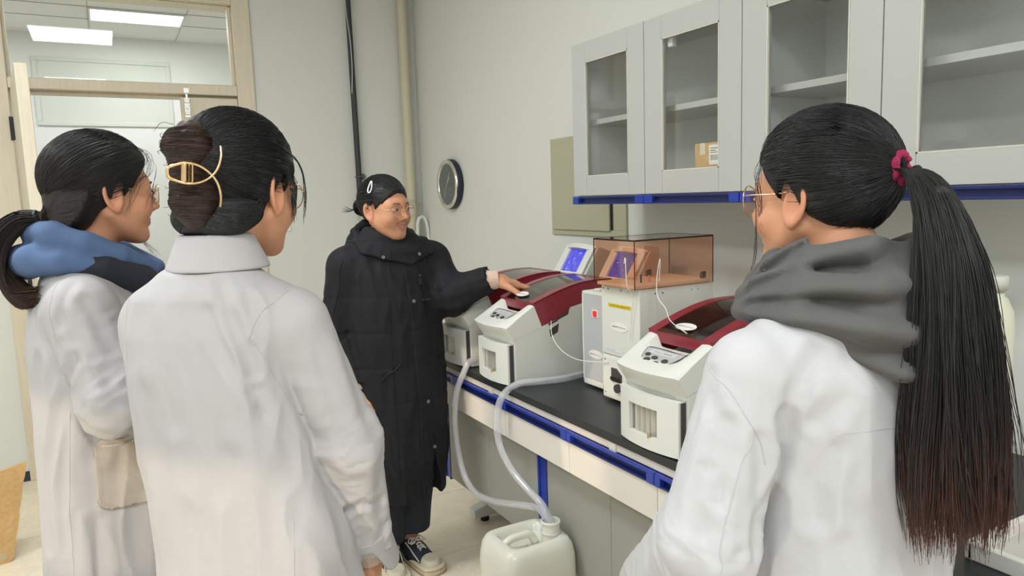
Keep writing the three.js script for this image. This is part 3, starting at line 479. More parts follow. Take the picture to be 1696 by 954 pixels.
  part(sw, 'switch_frame', merge([box(-0.002, 0.004, -0.0135, -0.0105, -0.018, 0.018, 0.001), box(-0.002, 0.004, 0.0105, 0.0135, -0.018, 0.018, 0.001), box(-0.002, 0.004, -0.0105, 0.0105, -0.018, -0.011, 0.001), box(-0.002, 0.004, -0.0105, 0.0105, 0.011, 0.018, 0.001)]), mat(C(0.8, 0.78, 0.74), 0.4));
  part(sw, 'lit_rocker', box(-0.004, 0.003, -0.0105, 0.0105, -0.011, 0.011, 0.002), new THREE.MeshStandardMaterial({ color: C(0.6, 0.02, 0.02), roughness: 0.3, emissive: C(0.9, 0.02, 0.02), emissiveIntensity: 0.6 }), 'lit red rocker');
  const l2 = logoOval(0.04, 0.0155); l2.rotateY(-Math.PI / 2); l2.translate(0.001, 0.125, 0.015); part(p, 'logo_badge', l2, logoMat, 'white oval maker badge');
}
// thin sample tubing
const tubing = mat(C(0.82, 0.82, 0.78), 0.3);
solo('sample_tubing', 'thin white tube drooping from the middle analyser to the heater unit', 'tubing', tube([[1.386, 1.045, -2.228], [1.37, 1.0, -2.2], [1.36, 0.96, -2.13], [1.365, 0.94, -2.05], [1.372, 0.942, -1.98], [1.385, 0.955, -1.88]], 0.0016, 60, 6), tubing);
solo('sample_tubing', 'thin white tube running from the amber cover to the nearest analyser', 'tubing', tube([[1.45, 1.23, -1.705], [1.45, 1.3, -1.7], [1.44, 1.25, -1.702], [1.43, 1.19, -1.69], [1.41, 1.16, -1.63], [1.37, 1.143, -1.57], [1.33, 1.138, -1.5], [1.3, 1.13, -1.42]], 0.0016, 70, 6), tubing);
solo('sample_tubing', 'thin white tube hanging down the front of the heater unit', 'tubing', tube([[1.345, 1.29, -1.74], [1.345, 1.31, -1.735], [1.352, 1.22, -1.735], [1.375, 1.19, -1.74], [1.38, 1.12, -1.755], [1.382, 1.05, -1.765]], 0.0014, 50, 6), tubing);
// ---------- canister and hoses ----------
{
  const o = thing('jerrycan', 'white translucent plastic jerrycan on the floor with two hoses', 'jerrycan', [1.112, 0, -1.975]);
  const m = mat(C(0.86, 0.865, 0.77), 0.25, { transmission: 0.12, thickness: 0 });
  const hx = 0.138, hz = 0.118, H = 0.4;
  const se = (k, y, ex) => { const r = []; for (let i = 0; i < 56; i++) { const a = (i / 56) * Math.PI * 2, c = Math.cos(a), s = Math.sin(a), n = 2 / ex; r.push([Math.sign(c) * Math.pow(Math.abs(c), n) * hx * k, y, Math.sign(s) * Math.pow(Math.abs(s), n) * hz * k]); } return r; };
  const prof = [[0.0, 0.9, 0.004], [0.0, 0.93, 0.0], [0.0, 0.985, 0.012], [0, 1, 0.03], [0, 1, 0.2], [0, 1, 0.31], [0, 0.985, 0.345], [0, 0.94, 0.375], [0, 0.86, 0.394], [0, 0.76, 0.4], [0, 0.66, 0.4]];
  const rings = prof.map(([_, k, y]) => se(k, y, 5));
  // sunk top with a handle bar
  rings.push(se(0.6, 0.392, 4.5), se(0.56, 0.372, 4), se(0.3, 0.362, 3), se(0.02, 0.36, 2));
  let pos = [], n = 56; for (let i = 0; i + 1 < rings.length; i++) for (let j = 0; j < n; j++) { const a = rings[i][j], b = rings[i][(j + 1) % n], c = rings[i + 1][(j + 1) % n], d = rings[i + 1][j]; pos.push(...a, ...d, ...c, ...a, ...c, ...b); }
  let g = new THREE.BufferGeometry(); g.setAttribute('position', new THREE.Float32BufferAttribute(pos, 3)); g = toCreasedNormals(g, 0.7);
  part(o, 'body', g, m);
  const ribs = [box(-hx - 0.003, -hx + 0.006, 0.05, 0.3, 0.04, 0.06, 0.003), box(-hx - 0.003, -hx + 0.006, 0.05, 0.3, 0.07, 0.085, 0.003), box(-0.1, 0.1, 0.1, 0.105, hz - 0.004, hz + 0.002, 0.001), box(-0.1, 0.1, 0.2, 0.205, hz - 0.004, hz + 0.002, 0.001)];
  part(o, 'ribs', merge(ribs), m);
  part(o, 'handle', tube([[-0.085, 0.385, 0.0], [-0.06, 0.398, 0], [-0.02, 0.4, 0], [0.01, 0.398, 0], [0.03, 0.37, 0]], 0.013, 30, 14), m);
  const nk = lathe([[0.031, 0.355], [0.031, 0.4], [0.034, 0.4], [0.034, 0.406], [0.03, 0.408], [0.03, 0.432], [0.033, 0.434], [0.033, 0.44], [0.028, 0.442], [0.026, 0.44], [0.026, 0.37]], 32); nk.translate(0.075, 0, 0.03);
  part(o, 'neck', nk, m);
  const hm = mat(C(0.94, 0.95, 0.98), 0.08, { transmission: 0.72, thickness: 0 });
  solo('drain_hose', 'clear plastic hose looping low from the far analyser into the jerrycan', 'hose', tube([[1.235, 0.862, -2.56], [1.2, 0.858, -2.55], [1.172, 0.82, -2.545], [1.158, 0.74, -2.585], [1.15, 0.63, -2.6], [1.15, 0.5, -2.58], [1.15, 0.41, -2.53], [1.15, 0.37, -2.44], [1.155, 0.385, -2.3], [1.165, 0.425, -2.15], [1.18, 0.45, -2.05], [1.178, 0.46, -1.985], [1.186, 0.415, -1.95]], 0.0125, 120, 14), hm);
  solo('drain_hose', 'clear plastic hose arching from behind the middle analyser into the jerrycan', 'hose', tube([[1.5, 0.84, -2.19], [1.4, 0.84, -2.17], [1.3, 0.842, -2.18], [1.22, 0.84, -2.2], [1.17, 0.8, -2.22], [1.152, 0.72, -2.235], [1.15, 0.63, -2.22], [1.155, 0.56, -2.15], [1.17, 0.51, -2.06], [1.18, 0.48, -1.985], [1.19, 0.42, -1.94]], 0.0128, 110, 14), hm);
}
// ---------- near end of the bench, carton by the door, small things ----------
{
  const t = thing('sample_tray', 'flat white plastic tray on the bench at the lower right', 'tray', [1.31, BT, -0.7]);
  part(t, 'tray_base', box(0, 0.5, 0, 0.012, 0, 0.6, 0.003), mat(C(0.55, 0.57, 0.53), 0.4));
  part(t, 'tray_rim', merge([box(-0.004, 0.012, 0, 0.034, 0, 0.6, 0.004), box(0.49, 0.504, 0, 0.034, 0, 0.6, 0.004), box(-0.004, 0.504, 0, 0.034, -0.004, 0.012, 0.004)]), mat(C(0.72, 0.72, 0.68), 0.4));
  const rc = thing('reagent_carton', 'red and orange reagent carton at the right edge', 'box', [1.56, BT + 0.0128, -0.63]);
  part(rc, 'carton_body', box(-0.06, 0.06, 0, 0.245, -0.06, 0.06, 0.002), mat(C(0.45, 0.05, 0.05), 0.5));
  part(rc, 'carton_band', box(-0.0605, 0.0605, 0.12, 0.2, -0.0605, 0.0605, 0.002), mat(C(0.62, 0.25, 0.05), 0.5));
  const bt = thing('reagent_bottle', 'tall cream plastic bottle on the bench behind the ponytail', 'bottle', [1.76, BT, -0.925]);
  part(bt, 'bottle_body', lathe([[0, 0], [0.052, 0], [0.058, 0.01], [0.058, 0.34], [0.054, 0.38], [0.042, 0.41], [0.035, 0.415], [0.035, 0.43], [0, 0.43]], 36), mat(C(0.76, 0.77, 0.62), 0.4));
  part(bt, 'cap', lathe([[0, 0.43], [0.042, 0.43], [0.042, 0.46], [0.038, 0.464], [0, 0.464]], 24), mat(C(0.75, 0.75, 0.68), 0.45));
  solo('blue_stand', 'small blue plastic block behind the far analyser', 'block', merge([box(-0.03, 0.03, 0, 0.3, -0.02, 0.02, 0.004), box(-0.05, 0.05, 0, 0.02, -0.03, 0.03, 0.004), box(-0.034, 0.034, 0.29, 0.318, -0.03, 0.03, 0.004)]), M.blue, [1.72, BT, -2.96]);
  // flattened carton standing by the door
  const cb = thing('cardboard_carton', 'brown cardboard carton with torn edge standing on the floor at the left', 'box', [-0.72, 0, -3.63], 0.25);
  const cm = mat(C(1, 1, 1), 0.85, { map: cardMap }), s = [];
  const edge = []; const r = rng(3); for (let k = 0; k <= 14; k++) { const q = k / 14; edge.push([0.245 + 0.085 * q + (r() - 0.5) * 0.006, 0.02 + q * 0.405]); }
  part(cb, 'front_panel', prism([[-0.3, 0.0], [0.225, 0.0], ...edge, [-0.3, 0.32]], -0.004, 0.004), cm);
  part(cb, 'back_panel', prism([[-0.3, 0.0], [0.22, 0.0], [0.29, 0.38], [-0.3, 0.3]], -0.06, -0.053), cm);
  part(cb, 'side_fold', box(-0.304, -0.297, 0, 0.3, -0.06, 0.004), cm); part(cb, 'bottom_fold', box(-0.3, 0.22, 0.0, 0.006, -0.053, -0.004), cm);
  part(cb, 'packing_tape', box(-0.3, 0.22, 0.02, 0.05, 0.0042, 0.0048), mat(C(0.55, 0.45, 0.3), 0.25));
}
// ---------- figures: distance fields and their mesher ----------
const smin = (a, b, k) => { const h = Math.max(k - Math.abs(a - b), 0) / k; return Math.min(a, b) - h * h * k * 0.25; };
const smax = (a, b, k) => -smin(-a, -b, k);
const clamp = (x, a, b) => Math.min(b, Math.max(a, x)), lerp = (a, b, t) => a + (b - a) * t, sstep = (a, b, x) => { const t = clamp((x - a) / (b - a), 0, 1); return t * t * (3 - 2 * t); };
function cap(x, y, z, a, b, ra, rb) { // tapered capsule
  const bx = b[0] - a[0], by = b[1] - a[1], bz = b[2] - a[2], px = x - a[0], py = y - a[1], pz = z - a[2];
  const t = clamp((px * bx + py * by + pz * bz) / (bx * bx + by * by + bz * bz + 1e-12), 0, 1);
  return Math.hypot(px - bx * t, py - by * t, pz - bz * t) - lerp(ra, rb, t);
}
function chain(x, y, z, pts, rs, k = 0.01) { let d = cap(x, y, z, pts[0], pts[1], rs[0], rs[1]); for (let i = 1; i + 1 < pts.length; i++) d = smin(d, cap(x, y, z, pts[i], pts[i + 1], rs[i], rs[i + 1]), k); return d; }
function ell(x, y, z, c, r) { const a = (x - c[0]) / r[0], b = (y - c[1]) / r[1], e = (z - c[2]) / r[2], k0 = Math.hypot(a, b, e), k1 = Math.hypot(a / r[0], b / r[1], e / r[2]); return k1 < 1e-9 ? -Math.min(...r) : (k0 * (k0 - 1)) / k1; }
function loftField(keys, n = 2.3) { // keys: [y, cx, cz, a, b], rising y
  return (x, y, z) => {
    let i = 0; while (i + 2 < keys.length && y > keys[i + 1][0]) i++;
    const p = keys[i], q = keys[i + 1]; let t = clamp((y - p[0]) / (q[0] - p[0]), 0, 1); t = t * t * (3 - 2 * t) * 0.5 + t * 0.5;
    const a = lerp(p[3], q[3], t), b = lerp(p[4], q[4], t), dx = Math.abs(x - lerp(p[1], q[1], t)) / a, dz = Math.abs(z - lerp(p[2], q[2], t)) / b;
    const d = (Math.pow(Math.pow(dx, n) + Math.pow(dz, n), 1 / n) - 1) * Math.min(a, b) * 0.92;
    return smax(d, Math.max(keys[0][0] - y, y - keys[keys.length - 1][0]), 0.012);
  };
}
function meshField(f, lo, hi, h, color) { // surface nets, vertices pulled onto the surface
  const n = [0, 1, 2].map((i) => Math.ceil((hi[i] - lo[i]) / h) + 2), [nx, ny, nz] = n, v = new Float32Array(nx * ny * nz), B = 4, at = (i, j, k) => (k * ny + j) * nx + i;
  for (let k0 = 0; k0 < nz; k0 += B) for (let j0 = 0; j0 < ny; j0 += B) for (let i0 = 0; i0 < nx; i0 += B) {
    const d = f(lo[0] + (i0 + 1.5) * h, lo[1] + (j0 + 1.5) * h, lo[2] + (k0 + 1.5) * h), skip = Math.abs(d) > B * h * 1.5 + 0.012;
    for (let k = k0; k < Math.min(k0 + B, nz); k++) for (let j = j0; j < Math.min(j0 + B, ny); j++) for (let i = i0; i < Math.min(i0 + B, nx); i++) v[at(i, j, k)] = skip ? d : f(lo[0] + i * h, lo[1] + j * h, lo[2] + k * h);
  }
  const id = new Int32Array(nx * ny * nz).fill(-1), pos = [], idx = [], off = [0, 1, nx, nx + 1, nx * ny, nx * ny + 1, nx * ny + nx, nx * ny + nx + 1];
  const E = [[0, 1], [2, 3], [4, 5], [6, 7], [0, 2], [1, 3], [4, 6], [5, 7], [0, 4], [1, 5], [2, 6], [3, 7]];
  for (let k = 0; k + 1 < nz; k++) for (let j = 0; j + 1 < ny; j++) for (let i = 0; i + 1 < nx; i++) {
    const o = at(i, j, k); let m = 0; for (let c = 0; c < 8; c++) if (v[o + off[c]] < 0) m |= 1 << c;
    if (m === 0 || m === 255) continue;
    let x = 0, y = 0, z = 0, c = 0;
    for (const [a, b] of E) { const va = v[o + off[a]], vb = v[o + off[b]]; if (va < 0 === vb < 0) continue; const t = va / (va - vb); x += (a & 1) + t * ((b & 1) - (a & 1)); y += ((a >> 1) & 1) + t * (((b >> 1) & 1) - ((a >> 1) & 1)); z += (a >> 2) + t * ((b >> 2) - (a >> 2)); c++; }
    id[o] = pos.length / 3; pos.push(lo[0] + (i + x / c) * h, lo[1] + (j + y / c) * h, lo[2] + (k + z / c) * h);
  }
  for (let k = 1; k + 1 < nz; k++) for (let j = 1; j + 1 < ny; j++) for (let i = 1; i + 1 < nx; i++) {
    const o = at(i, j, k), s = v[o] < 0;
    for (const [d, p, q] of [[1, nx, nx * ny], [nx, nx * ny, 1], [nx * ny, 1, nx]]) {
      if (v[o + d] < 0 === s) continue;
      const a = id[o], b = id[o - p], c = id[o - p - q], e = id[o - q]; if (a < 0 || b < 0 || c < 0 || e < 0) continue;
      s ? idx.push(a, b, c, a, c, e) : idx.push(a, c, b, a, e, c);
    }
  }
  const nv = pos.length / 3, nor = new Float32Array(nv * 3), e = h * 0.35, P = new Float32Array(pos), grad = (x, y, z) => { const g = [f(x + e, y, z) - f(x - e, y, z), f(x, y + e, z) - f(x, y - e, z), f(x, y, z + e) - f(x, y, z - e)]; return g; };
  const col = color ? new Float32Array(nv * 3) : null;
  for (let i = 0; i < nv; i++) {
    let x = P[3 * i], y = P[3 * i + 1], z = P[3 * i + 2];
    const g = grad(x, y, z), L = Math.hypot(...g) || 1, d = clamp(f(x, y, z) / Math.max(0.4, L / (2 * e)), -h * 0.6, h * 0.6);
    x -= (g[0] / L) * d; y -= (g[1] / L) * d; z -= (g[2] / L) * d; P[3 * i] = x; P[3 * i + 1] = y; P[3 * i + 2] = z;
    const q = grad(x, y, z), K = Math.hypot(...q) || 1; nor[3 * i] = q[0] / K; nor[3 * i + 1] = q[1] / K; nor[3 * i + 2] = q[2] / K;
    if (col) { const c = color(x, y, z); col[3 * i] = c[0]; col[3 * i + 1] = c[1]; col[3 * i + 2] = c[2]; }
  }
  const G = new THREE.BufferGeometry(); G.setAttribute('position', new THREE.BufferAttribute(P, 3)); G.setAttribute('normal', new THREE.BufferAttribute(nor, 3)); G.setIndex(idx);
  if (col) G.setAttribute('color', new THREE.BufferAttribute(col, 3));
  return G;
}
function joinGeo(list) { // keeps position, normal, colour; indexed
  const out = list.map((g) => { const q = g.clone(); for (const k of Object.keys(q.attributes)) if (!['position', 'normal', 'color'].includes(k)) q.deleteAttribute(k); return q; });
  return mergeGeometries(out);
}
function surf(f, p, n = 6) { // pull a point onto the surface of a field
  let [x, y, z] = p; const e = 0.002;
  for (let i = 0; i < n; i++) { const g = [f(x + e, y, z) - f(x - e, y, z), f(x, y + e, z) - f(x, y - e, z), f(x, y, z + e) - f(x, y, z - e)], L = Math.hypot(...g) || 1, d = clamp(f(x, y, z), -0.03, 0.03); x -= (g[0] / L) * d; y -= (g[1] / L) * d; z -= (g[2] / L) * d; }
  return [x, y, z];
}
function seam(f, pts, r = 0.0016, seg = 40, sink = 0) { // stitched seam lying on the cloth
  const c = new THREE.CatmullRomCurve3(pts.map((p) => new THREE.Vector3(...p))), q = []; for (let i = 0; i <= seg; i++) { const p = c.getPoint(i / seg); q.push(surf((x, y, z) => f(x, y, z) + sink, [p.x, p.y, p.z])); }
  return tube(q, r, seg * 2, 6);
}
// bundles of hair: each strand a thin three-sided tapering tube
function strandGeo(lines, radius, color) {
  let nv = 0, ni = 0; for (const l of lines) { nv += l.length * 3; ni += (l.length - 1) * 18; }
  const P = new Float32Array(nv * 3), Nn = new Float32Array(nv * 3), Cc = new Float32Array(nv * 3), I = new Uint32Array(ni); let v = 0, q = 0;
  const t = new THREE.Vector3(), s = new THREE.Vector3(), u = new THREE.Vector3(), up = new THREE.Vector3();
  lines.forEach((l, li) => {
    const m = l.length, tint = color(li);
    for (let i = 0; i < m; i++) {
      const a = l[Math.max(0, i - 1)], b = l[Math.min(m - 1, i + 1)]; t.set(b[0] - a[0], b[1] - a[1], b[2] - a[2]).normalize();
      up.set(0.31, 0.2, 0.93); s.crossVectors(t, up).normalize(); u.crossVectors(s, t);
      const k = i / (m - 1), r = radius * (0.55 + 0.45 * Math.sin(Math.min(1, k * 4 + 0.2) * 1.57)) * (1 - 0.6 * Math.max(0, k - 0.75) * 4);
      const c = tint(k);
      for (let j = 0; j < 3; j++) { const an = (j * 2 * Math.PI) / 3, cx = Math.cos(an), sx = Math.sin(an), w = v * 3; const nx = s.x * cx + u.x * sx, ny = s.y * cx + u.y * sx, nz = s.z * cx + u.z * sx; P[w] = l[i][0] + nx * r; P[w + 1] = l[i][1] + ny * r; P[w + 2] = l[i][2] + nz * r; Nn[w] = nx; Nn[w + 1] = ny; Nn[w + 2] = nz; Cc[w] = c[0]; Cc[w + 1] = c[1]; Cc[w + 2] = c[2]; v++; }
      if (i + 1 < m) for (let j = 0; j < 3; j++) { const A = v - 3 + j, Bq = v - 3 + ((j + 1) % 3), D = A + 3, F = Bq + 3; I[q++] = A; I[q++] = D; I[q++] = Bq; I[q++] = Bq; I[q++] = D; I[q++] = F; }
    }
  });
  const G = new THREE.BufferGeometry(); G.setAttribute('position', new THREE.BufferAttribute(P, 3)); G.setAttribute('normal', new THREE.BufferAttribute(Nn, 3)); G.setAttribute('color', new THREE.BufferAttribute(Cc, 3)); G.setIndex(new THREE.BufferAttribute(I, 1)); return G;
}
const crv = (pts, n) => { const c = new THREE.CatmullRomCurve3(pts.map((p) => new THREE.Vector3(...p)), false, 'centripetal'); return c.getPoints(n).map((p) => [p.x, p.y, p.z]); };

// ---------- materials of the figures ----------
const Q = {
  skin: new THREE.MeshPhysicalMaterial({ color: C(1, 1, 1), vertexColors: true, roughness: 0.5, specularIntensity: 0.5, sheen: 0.15, sheenColor: C(1, 0.8, 0.7), sheenRoughness: 0.5 }),
  hair: new THREE.MeshPhysicalMaterial({ color: C(1, 1, 1), vertexColors: true, roughness: 0.48, specularIntensity: 0.7 }),
  coat: mat(C(0.435, 0.425, 0.437), 0.85, { bumpMap: weaveBump, bumpScale: 0.0003, sheen: 0.1, sheenColor: C(1, 1, 1), sheenRoughness: 0.6 }),
  coatWhite: mat(C(0.52, 0.52, 0.545), 0.85, { bumpMap: weaveBump, bumpScale: 0.0003, sheen: 0.2, sheenColor: C(1, 1, 1), sheenRoughness: 0.6 }),
  puffer: mat(C(0.017, 0.017, 0.0205), 0.7, { specularIntensity: 0.35, bumpMap: weaveBump, bumpScale: 0.0003, sheen: 0.12, sheenColor: C(0.2, 0.22, 0.28), sheenRoughness: 0.5 }),
  navy: mat(C(0.013, 0.016, 0.026), 0.85, { sheen: 0.3, sheenColor: C(0.3, 0.33, 0.4) }),
  greyHood: mat(C(0.1, 0.0985, 0.098), 0.95, { sheen: 0.4, sheenColor: C(0.45, 0.45, 0.45), sheenRoughness: 0.6, bumpMap: weaveBump, bumpScale: 0.0004 }),
  blueHood: mat(C(0.085, 0.14, 0.27), 0.95, { sheen: 0.4, sheenColor: C(0.3, 0.4, 0.6), sheenRoughness: 0.6, bumpMap: weaveBump, bumpScale: 0.0004 }),
  knit: mat(C(0.72, 0.52, 0.43), 0.9), gold: mat(C(0.72, 0.5, 0.28), 0.22, { metalness: 1 }), lens: mat(C(0.97, 0.98, 0.98), 0.02, { transmission: 1, thickness: 0 }), magenta: mat(C(0.28, 0.012, 0.06), 0.9, { sheen: 0.6, sheenColor: C(0.6, 0.1, 0.25) }),
  whitePlastic: mat(C(0.85, 0.78, 0.85), 0.3), button: mat(C(0.25, 0.25, 0.26), 0.3, { metalness: 0.6 }), eyeWhite: mat(C(0.75, 0.72, 0.7), 0.2), iris: mat(C(0.015, 0.01, 0.008), 0.15), brow: mat(C(0.03, 0.02, 0.016), 0.8), teeth: mat(C(0.8, 0.77, 0.72), 0.3), black: mat(C(0.01, 0.01, 0.011), 0.5),
};
const SKIN = [0.62, 0.31, 0.185], LIP = [0.52, 0.2, 0.15];

// ---------- head ----------
function headField(o = {}) { // origin between the ears, +z the face, +x the person's left
  const smile = o.smile ?? 0, jaw = o.jaw ?? 1;
  return (x, y, z) => {
    const ax = Math.abs(x);
    let d = ell(x, y, z, [0, 0.032, -0.012], [0.0755, 0.087, 0.094]);
    d = smin(d, ell(x, y, z, [0, -0.03, 0.034], [0.0605 * jaw, 0.078, 0.058]), 0.03);
    d = smin(d, cap(ax, y, z, [0.053 * jaw, -0.045, 0.0], [0.018, -0.097, 0.062], 0.017, 0.017), 0.03);
    d = smin(d, ell(ax, y, z, [0.036, -0.034, 0.062], [0.026, 0.024, 0.024]), 0.025);
    d = smin(d, ell(x, y, z, [0, -0.099, 0.074], [0.019, 0.015, 0.015]), 0.02);
    d = smin(d, cap(ax, y, z, [0, 0.02, 0.083], [0.042, 0.017, 0.069], 0.008, 0.008), 0.03);
    d = smax(d, -ell(ax, y, z, [0.031, -0.001, 0.101], [0.018, 0.012, 0.014]), 0.014);
    d = smin(d, ell(ax, y, z, [0.031, -0.002, 0.079], [0.0155, 0.0105, 0.0115]), 0.004);
    let nose = cap(x, y, z, [0, 0.008, 0.088], [0, -0.03, 0.109], 0.0065, 0.0088);
    nose = smin(nose, ell(ax, y, z, [0.0115, -0.036, 0.096], [0.0085, 0.007, 0.0095]), 0.008);
    d = smin(d, nose, 0.014);
    d = smax(d, -ell(ax, y, z, [0.0065, -0.0425, 0.1], [0.004, 0.003, 0.005]), 0.003);
    const my = -0.066 + smile * 0.009 * (ax / 0.025) * (ax / 0.025), mz = 0.091 - 0.012 * (ax / 0.025) * (ax / 0.025), w = 0.021 + smile * 0.007;
    const ex = Math.max(0, ax - w) * 1.0, gap = smile * 0.0035 * Math.max(0, 1 - (ax / 0.02) * (ax / 0.02));
    d = smin(d, Math.hypot(ex, (y - my - 0.004 - gap) * 1.15, z - mz + 0.001) - 0.005, 0.007);
    d = smin(d, Math.hypot(ex, (y - my + 0.0048 + gap), z - mz + 0.002) - 0.0058, 0.007);
    d = smax(d, -(Math.hypot(ex, y - my, z - mz - 0.008) - 0.0025 - gap), 0.004);
    // ear
    const rx = ax - 0.0765, ry = y + 0.012, rz = z + 0.006, er = Math.hypot(ry / 0.031, (rz + 0.2 * ry) / 0.0185), tilt = rx - 0.35 * Math.max(0, -rz + 0.004);
    let ear = Math.hypot((er - 0.86) * 0.0185, tilt) - 0.0048; ear = smin(ear, Math.max((er - 0.9) * 0.018, Math.abs(rx) - 0.0028), 0.004); ear = smin(ear, ell(ax, y, z, [0.074, -0.04, 0.004], [0.005, 0.009, 0.008]), 0.006);
    d = smin(d, ear, 0.005);
    return d;
  };
}
function headColor(o = {}) {
  const smile = o.smile ?? 0;
  return (x, y, z) => {
    const ax = Math.abs(x), my = -0.066 + smile * 0.011 * (ax / 0.025) * (ax / 0.025), gap = smile * 0.0035;
    const lip = (1 - sstep(0.006 + gap, 0.0095 + gap, Math.abs(y - my))) * (1 - sstep(0.02 + smile * 0.004, 0.027 + smile * 0.005, ax)) * sstep(0.07, 0.08, z);
    const ear = sstep(0.074, 0.08, ax) * 0.35, cheek = Math.exp(-(((ax - 0.04) / 0.022) ** 2 + ((y + 0.035) / 0.022) ** 2)) * sstep(0.03, 0.06, z) * 0.5;
    const m = 1 + 0.05 * N3(x * 60, y * 60, z * 60);
    return [0, 1, 2].map((i) => lerp(lerp(SKIN[i], [0.62, 0.24, 0.16][i], clamp(ear + cheek, 0, 1)), LIP[i], lip) * m);
  };
}
const hairline = (z) => (z > 0.05 ? lerp(0.03, 0.088, clamp((z - 0.05) / 0.04, 0, 1)) : z > 0.018 ? lerp(-0.012, 0.03, (z - 0.018) / 0.032) : z > -0.02 ? lerp(0.0, 0.008, 0) + lerp(-0.03, 0.02, clamp((z + 0.02) / 0.025, 0, 1)) : lerp(-0.075, -0.03, clamp((z + 0.085) / 0.065, 0, 1)));
const HC = [0, 0.03, -0.013], HR = [0.0845, 0.0985, 0.105];
function hairCap(line = hairline, r = HR, c = HC) { // the mass of hair lying on the skull
  return (x, y, z) => { const d = ell(x, y, z, c, r); return smax(d + 0.0012 * N3(x * 50, y * 14, z * 50), (line(z) - y) * 0.8 + 0.004 * N3(x * 90, y * 8, z * 60), 0.012); };
}
// strands combed over the skull from random roots to a gathering direction
function combed(r, count, gather, line = hairline, lift = 0.0005, R = HR, cc = HC, n = 11, jitter = 0.003, end = null) {
  const out = [], g = new THREE.Vector3(...gather).normalize(), d = new THREE.Vector3(), ax = new THREE.Vector3();
  while (out.length < count) {
    const u = r() * 2 - 1, a = r() * Math.PI * 2, s = Math.sqrt(1 - u * u); d.set(s * Math.cos(a), u, s * Math.sin(a));
    const p0 = [cc[0] + d.x * R[0], cc[1] + d.y * R[1], cc[2] + d.z * R[2]]; if (p0[1] < line(p0[2]) + 0.002) continue;
    const ang = d.angleTo(g); if (ang < 0.12) continue; ax.crossVectors(d, g).normalize();
    const from = Math.max(0, 0.0), k = 1 + lift / 0.09 + r() * 0.009, l = [], w = r() * 6, tw = (r() - 0.5) * 0.12;
    for (let i = 0; i <= n; i++) { const t = from + (i / n) * 0.97, q = d.clone().applyAxisAngle(ax, ang * t); const wob = Math.sin(t * 3.1) * tw; q.addScaledVector(ax, wob).normalize(); const m = k + (jitter * N3(w, t * 3, 0.3)) / 0.09 - (i === 0 ? 0.012 : 0); l.push([cc[0] + q.x * R[0] * m, cc[1] + q.y * R[1] * m, cc[2] + q.z * R[2] * m]); }
    if (end) { const p = l[n]; l[n] = p.map((v, i) => lerp(v, end[i] + (r() - 0.5) * 0.02, 0.25)); l.push(end.map((v) => v + (r() - 0.5) * 0.018)); }
    out.push(l);
  }
  return out;
}
const laid = (l, f, lim = 0.03, off = 0.0012) => l.map((p) => { const d = f(...p) - off; if (d > lim) return p; const q = surf((x, y, z) => f(x, y, z) - off, p, 4), w = sstep(lim, lim * 0.4, Math.abs(d)); return p.map((v, i) => lerp(v, q[i], w)); });
const shade = (r, base, tip, from = 0.5, var_ = 0.5) => { const k = 1 - var_ / 2 + var_ * r(); return (t) => { const m = sstep(from, 1, t); return base.map((b, i) => lerp(b, tip[i], m) * k); }; };
const INK = [0.0145, 0.0142, 0.0155], BROWN = [0.045, 0.02, 0.012];

// ---------- hand: origin at the wrist, +z along the fingers, +y the back, +x the thumb side ----------
function handField(c = {}) {
  const curl = c.curl ?? [0.25, 0.3, 0.35, 0.4], spread = c.spread ?? 0.06, th = c.thumb ?? [0.5, 0.25];
  const L = [[0.042, 0.024, 0.018], [0.046, 0.028, 0.019], [0.043, 0.026, 0.019], [0.034, 0.02, 0.016]], F = [];
  for (let i = 0; i < 4; i++) { const sp = (1.5 - i) * spread; let a = 0, p = [0.0275 - 0.0185 * i, 0.0, 0.083 - [0, -0.003, 0.002, 0.009][i]]; const pts = [p]; for (let k = 0; k < 3; k++) { a += curl[i] * (k === 0 ? 0.8 : 1); p = [p[0] + Math.sin(sp) * L[i][k], p[1] - Math.sin(a) * L[i][k], p[2] + Math.cos(a) * L[i][k] * Math.cos(sp)]; pts.push(p); } F.push(pts); }
  const t0 = [0.022, -0.008, 0.022], t1 = [t0[0] + 0.038 * Math.sin(th[0] + 0.35), -0.014, t0[2] + 0.034 * Math.cos(th[0])], t2 = [t1[0] + 0.03 * Math.sin(th[0]), -0.016 - 0.02 * th[1], t1[2] + 0.028 * Math.cos(th[0])], t3 = [t2[0] + 0.022 * Math.sin(th[0] - 0.15), t2[1] - 0.02 * th[1], t2[2] + 0.022 * Math.cos(th[0] - 0.15)];
  return (x, y, z) => {
    const qx = Math.max(0, Math.abs(x + 0.001) - 0.027), qy = Math.max(0, Math.abs(y) - 0.003), qz = Math.max(0, Math.abs(z - 0.05) - 0.03);
    let d = Math.hypot(qx, qy, qz) - 0.0115; d = smin(d, cap(x, y, z, [0, 0, -0.012], [0, 0, 0.03], 0.024, 0.024), 0.02);
    d = smin(d, chain(x, y, z, [t0, t1, t2, t3], [0.0155, 0.0115, 0.0098, 0.0078], 0.004), 0.012);
    for (let i = 0; i < 4; i++) d = smin(d, chain(x, y, z, F[i], [0.0098, 0.0088, 0.0078, 0.0068].map((q) => q * (i === 3 ? 0.88 : 1)), 0.003), 0.007);
    return d;
  };
}
function frameOf(o, zdir, ydir, left) { // 4x4 of a hand
  const z = new THREE.Vector3(...zdir).normalize(), y = new THREE.Vector3(...ydir); y.addScaledVector(z, -y.dot(z)).normalize(); const x = new THREE.Vector3().crossVectors(y, z); if (left) x.negate();
  return new THREE.Matrix4().makeBasis(x, y, z).setPosition(...o);
}
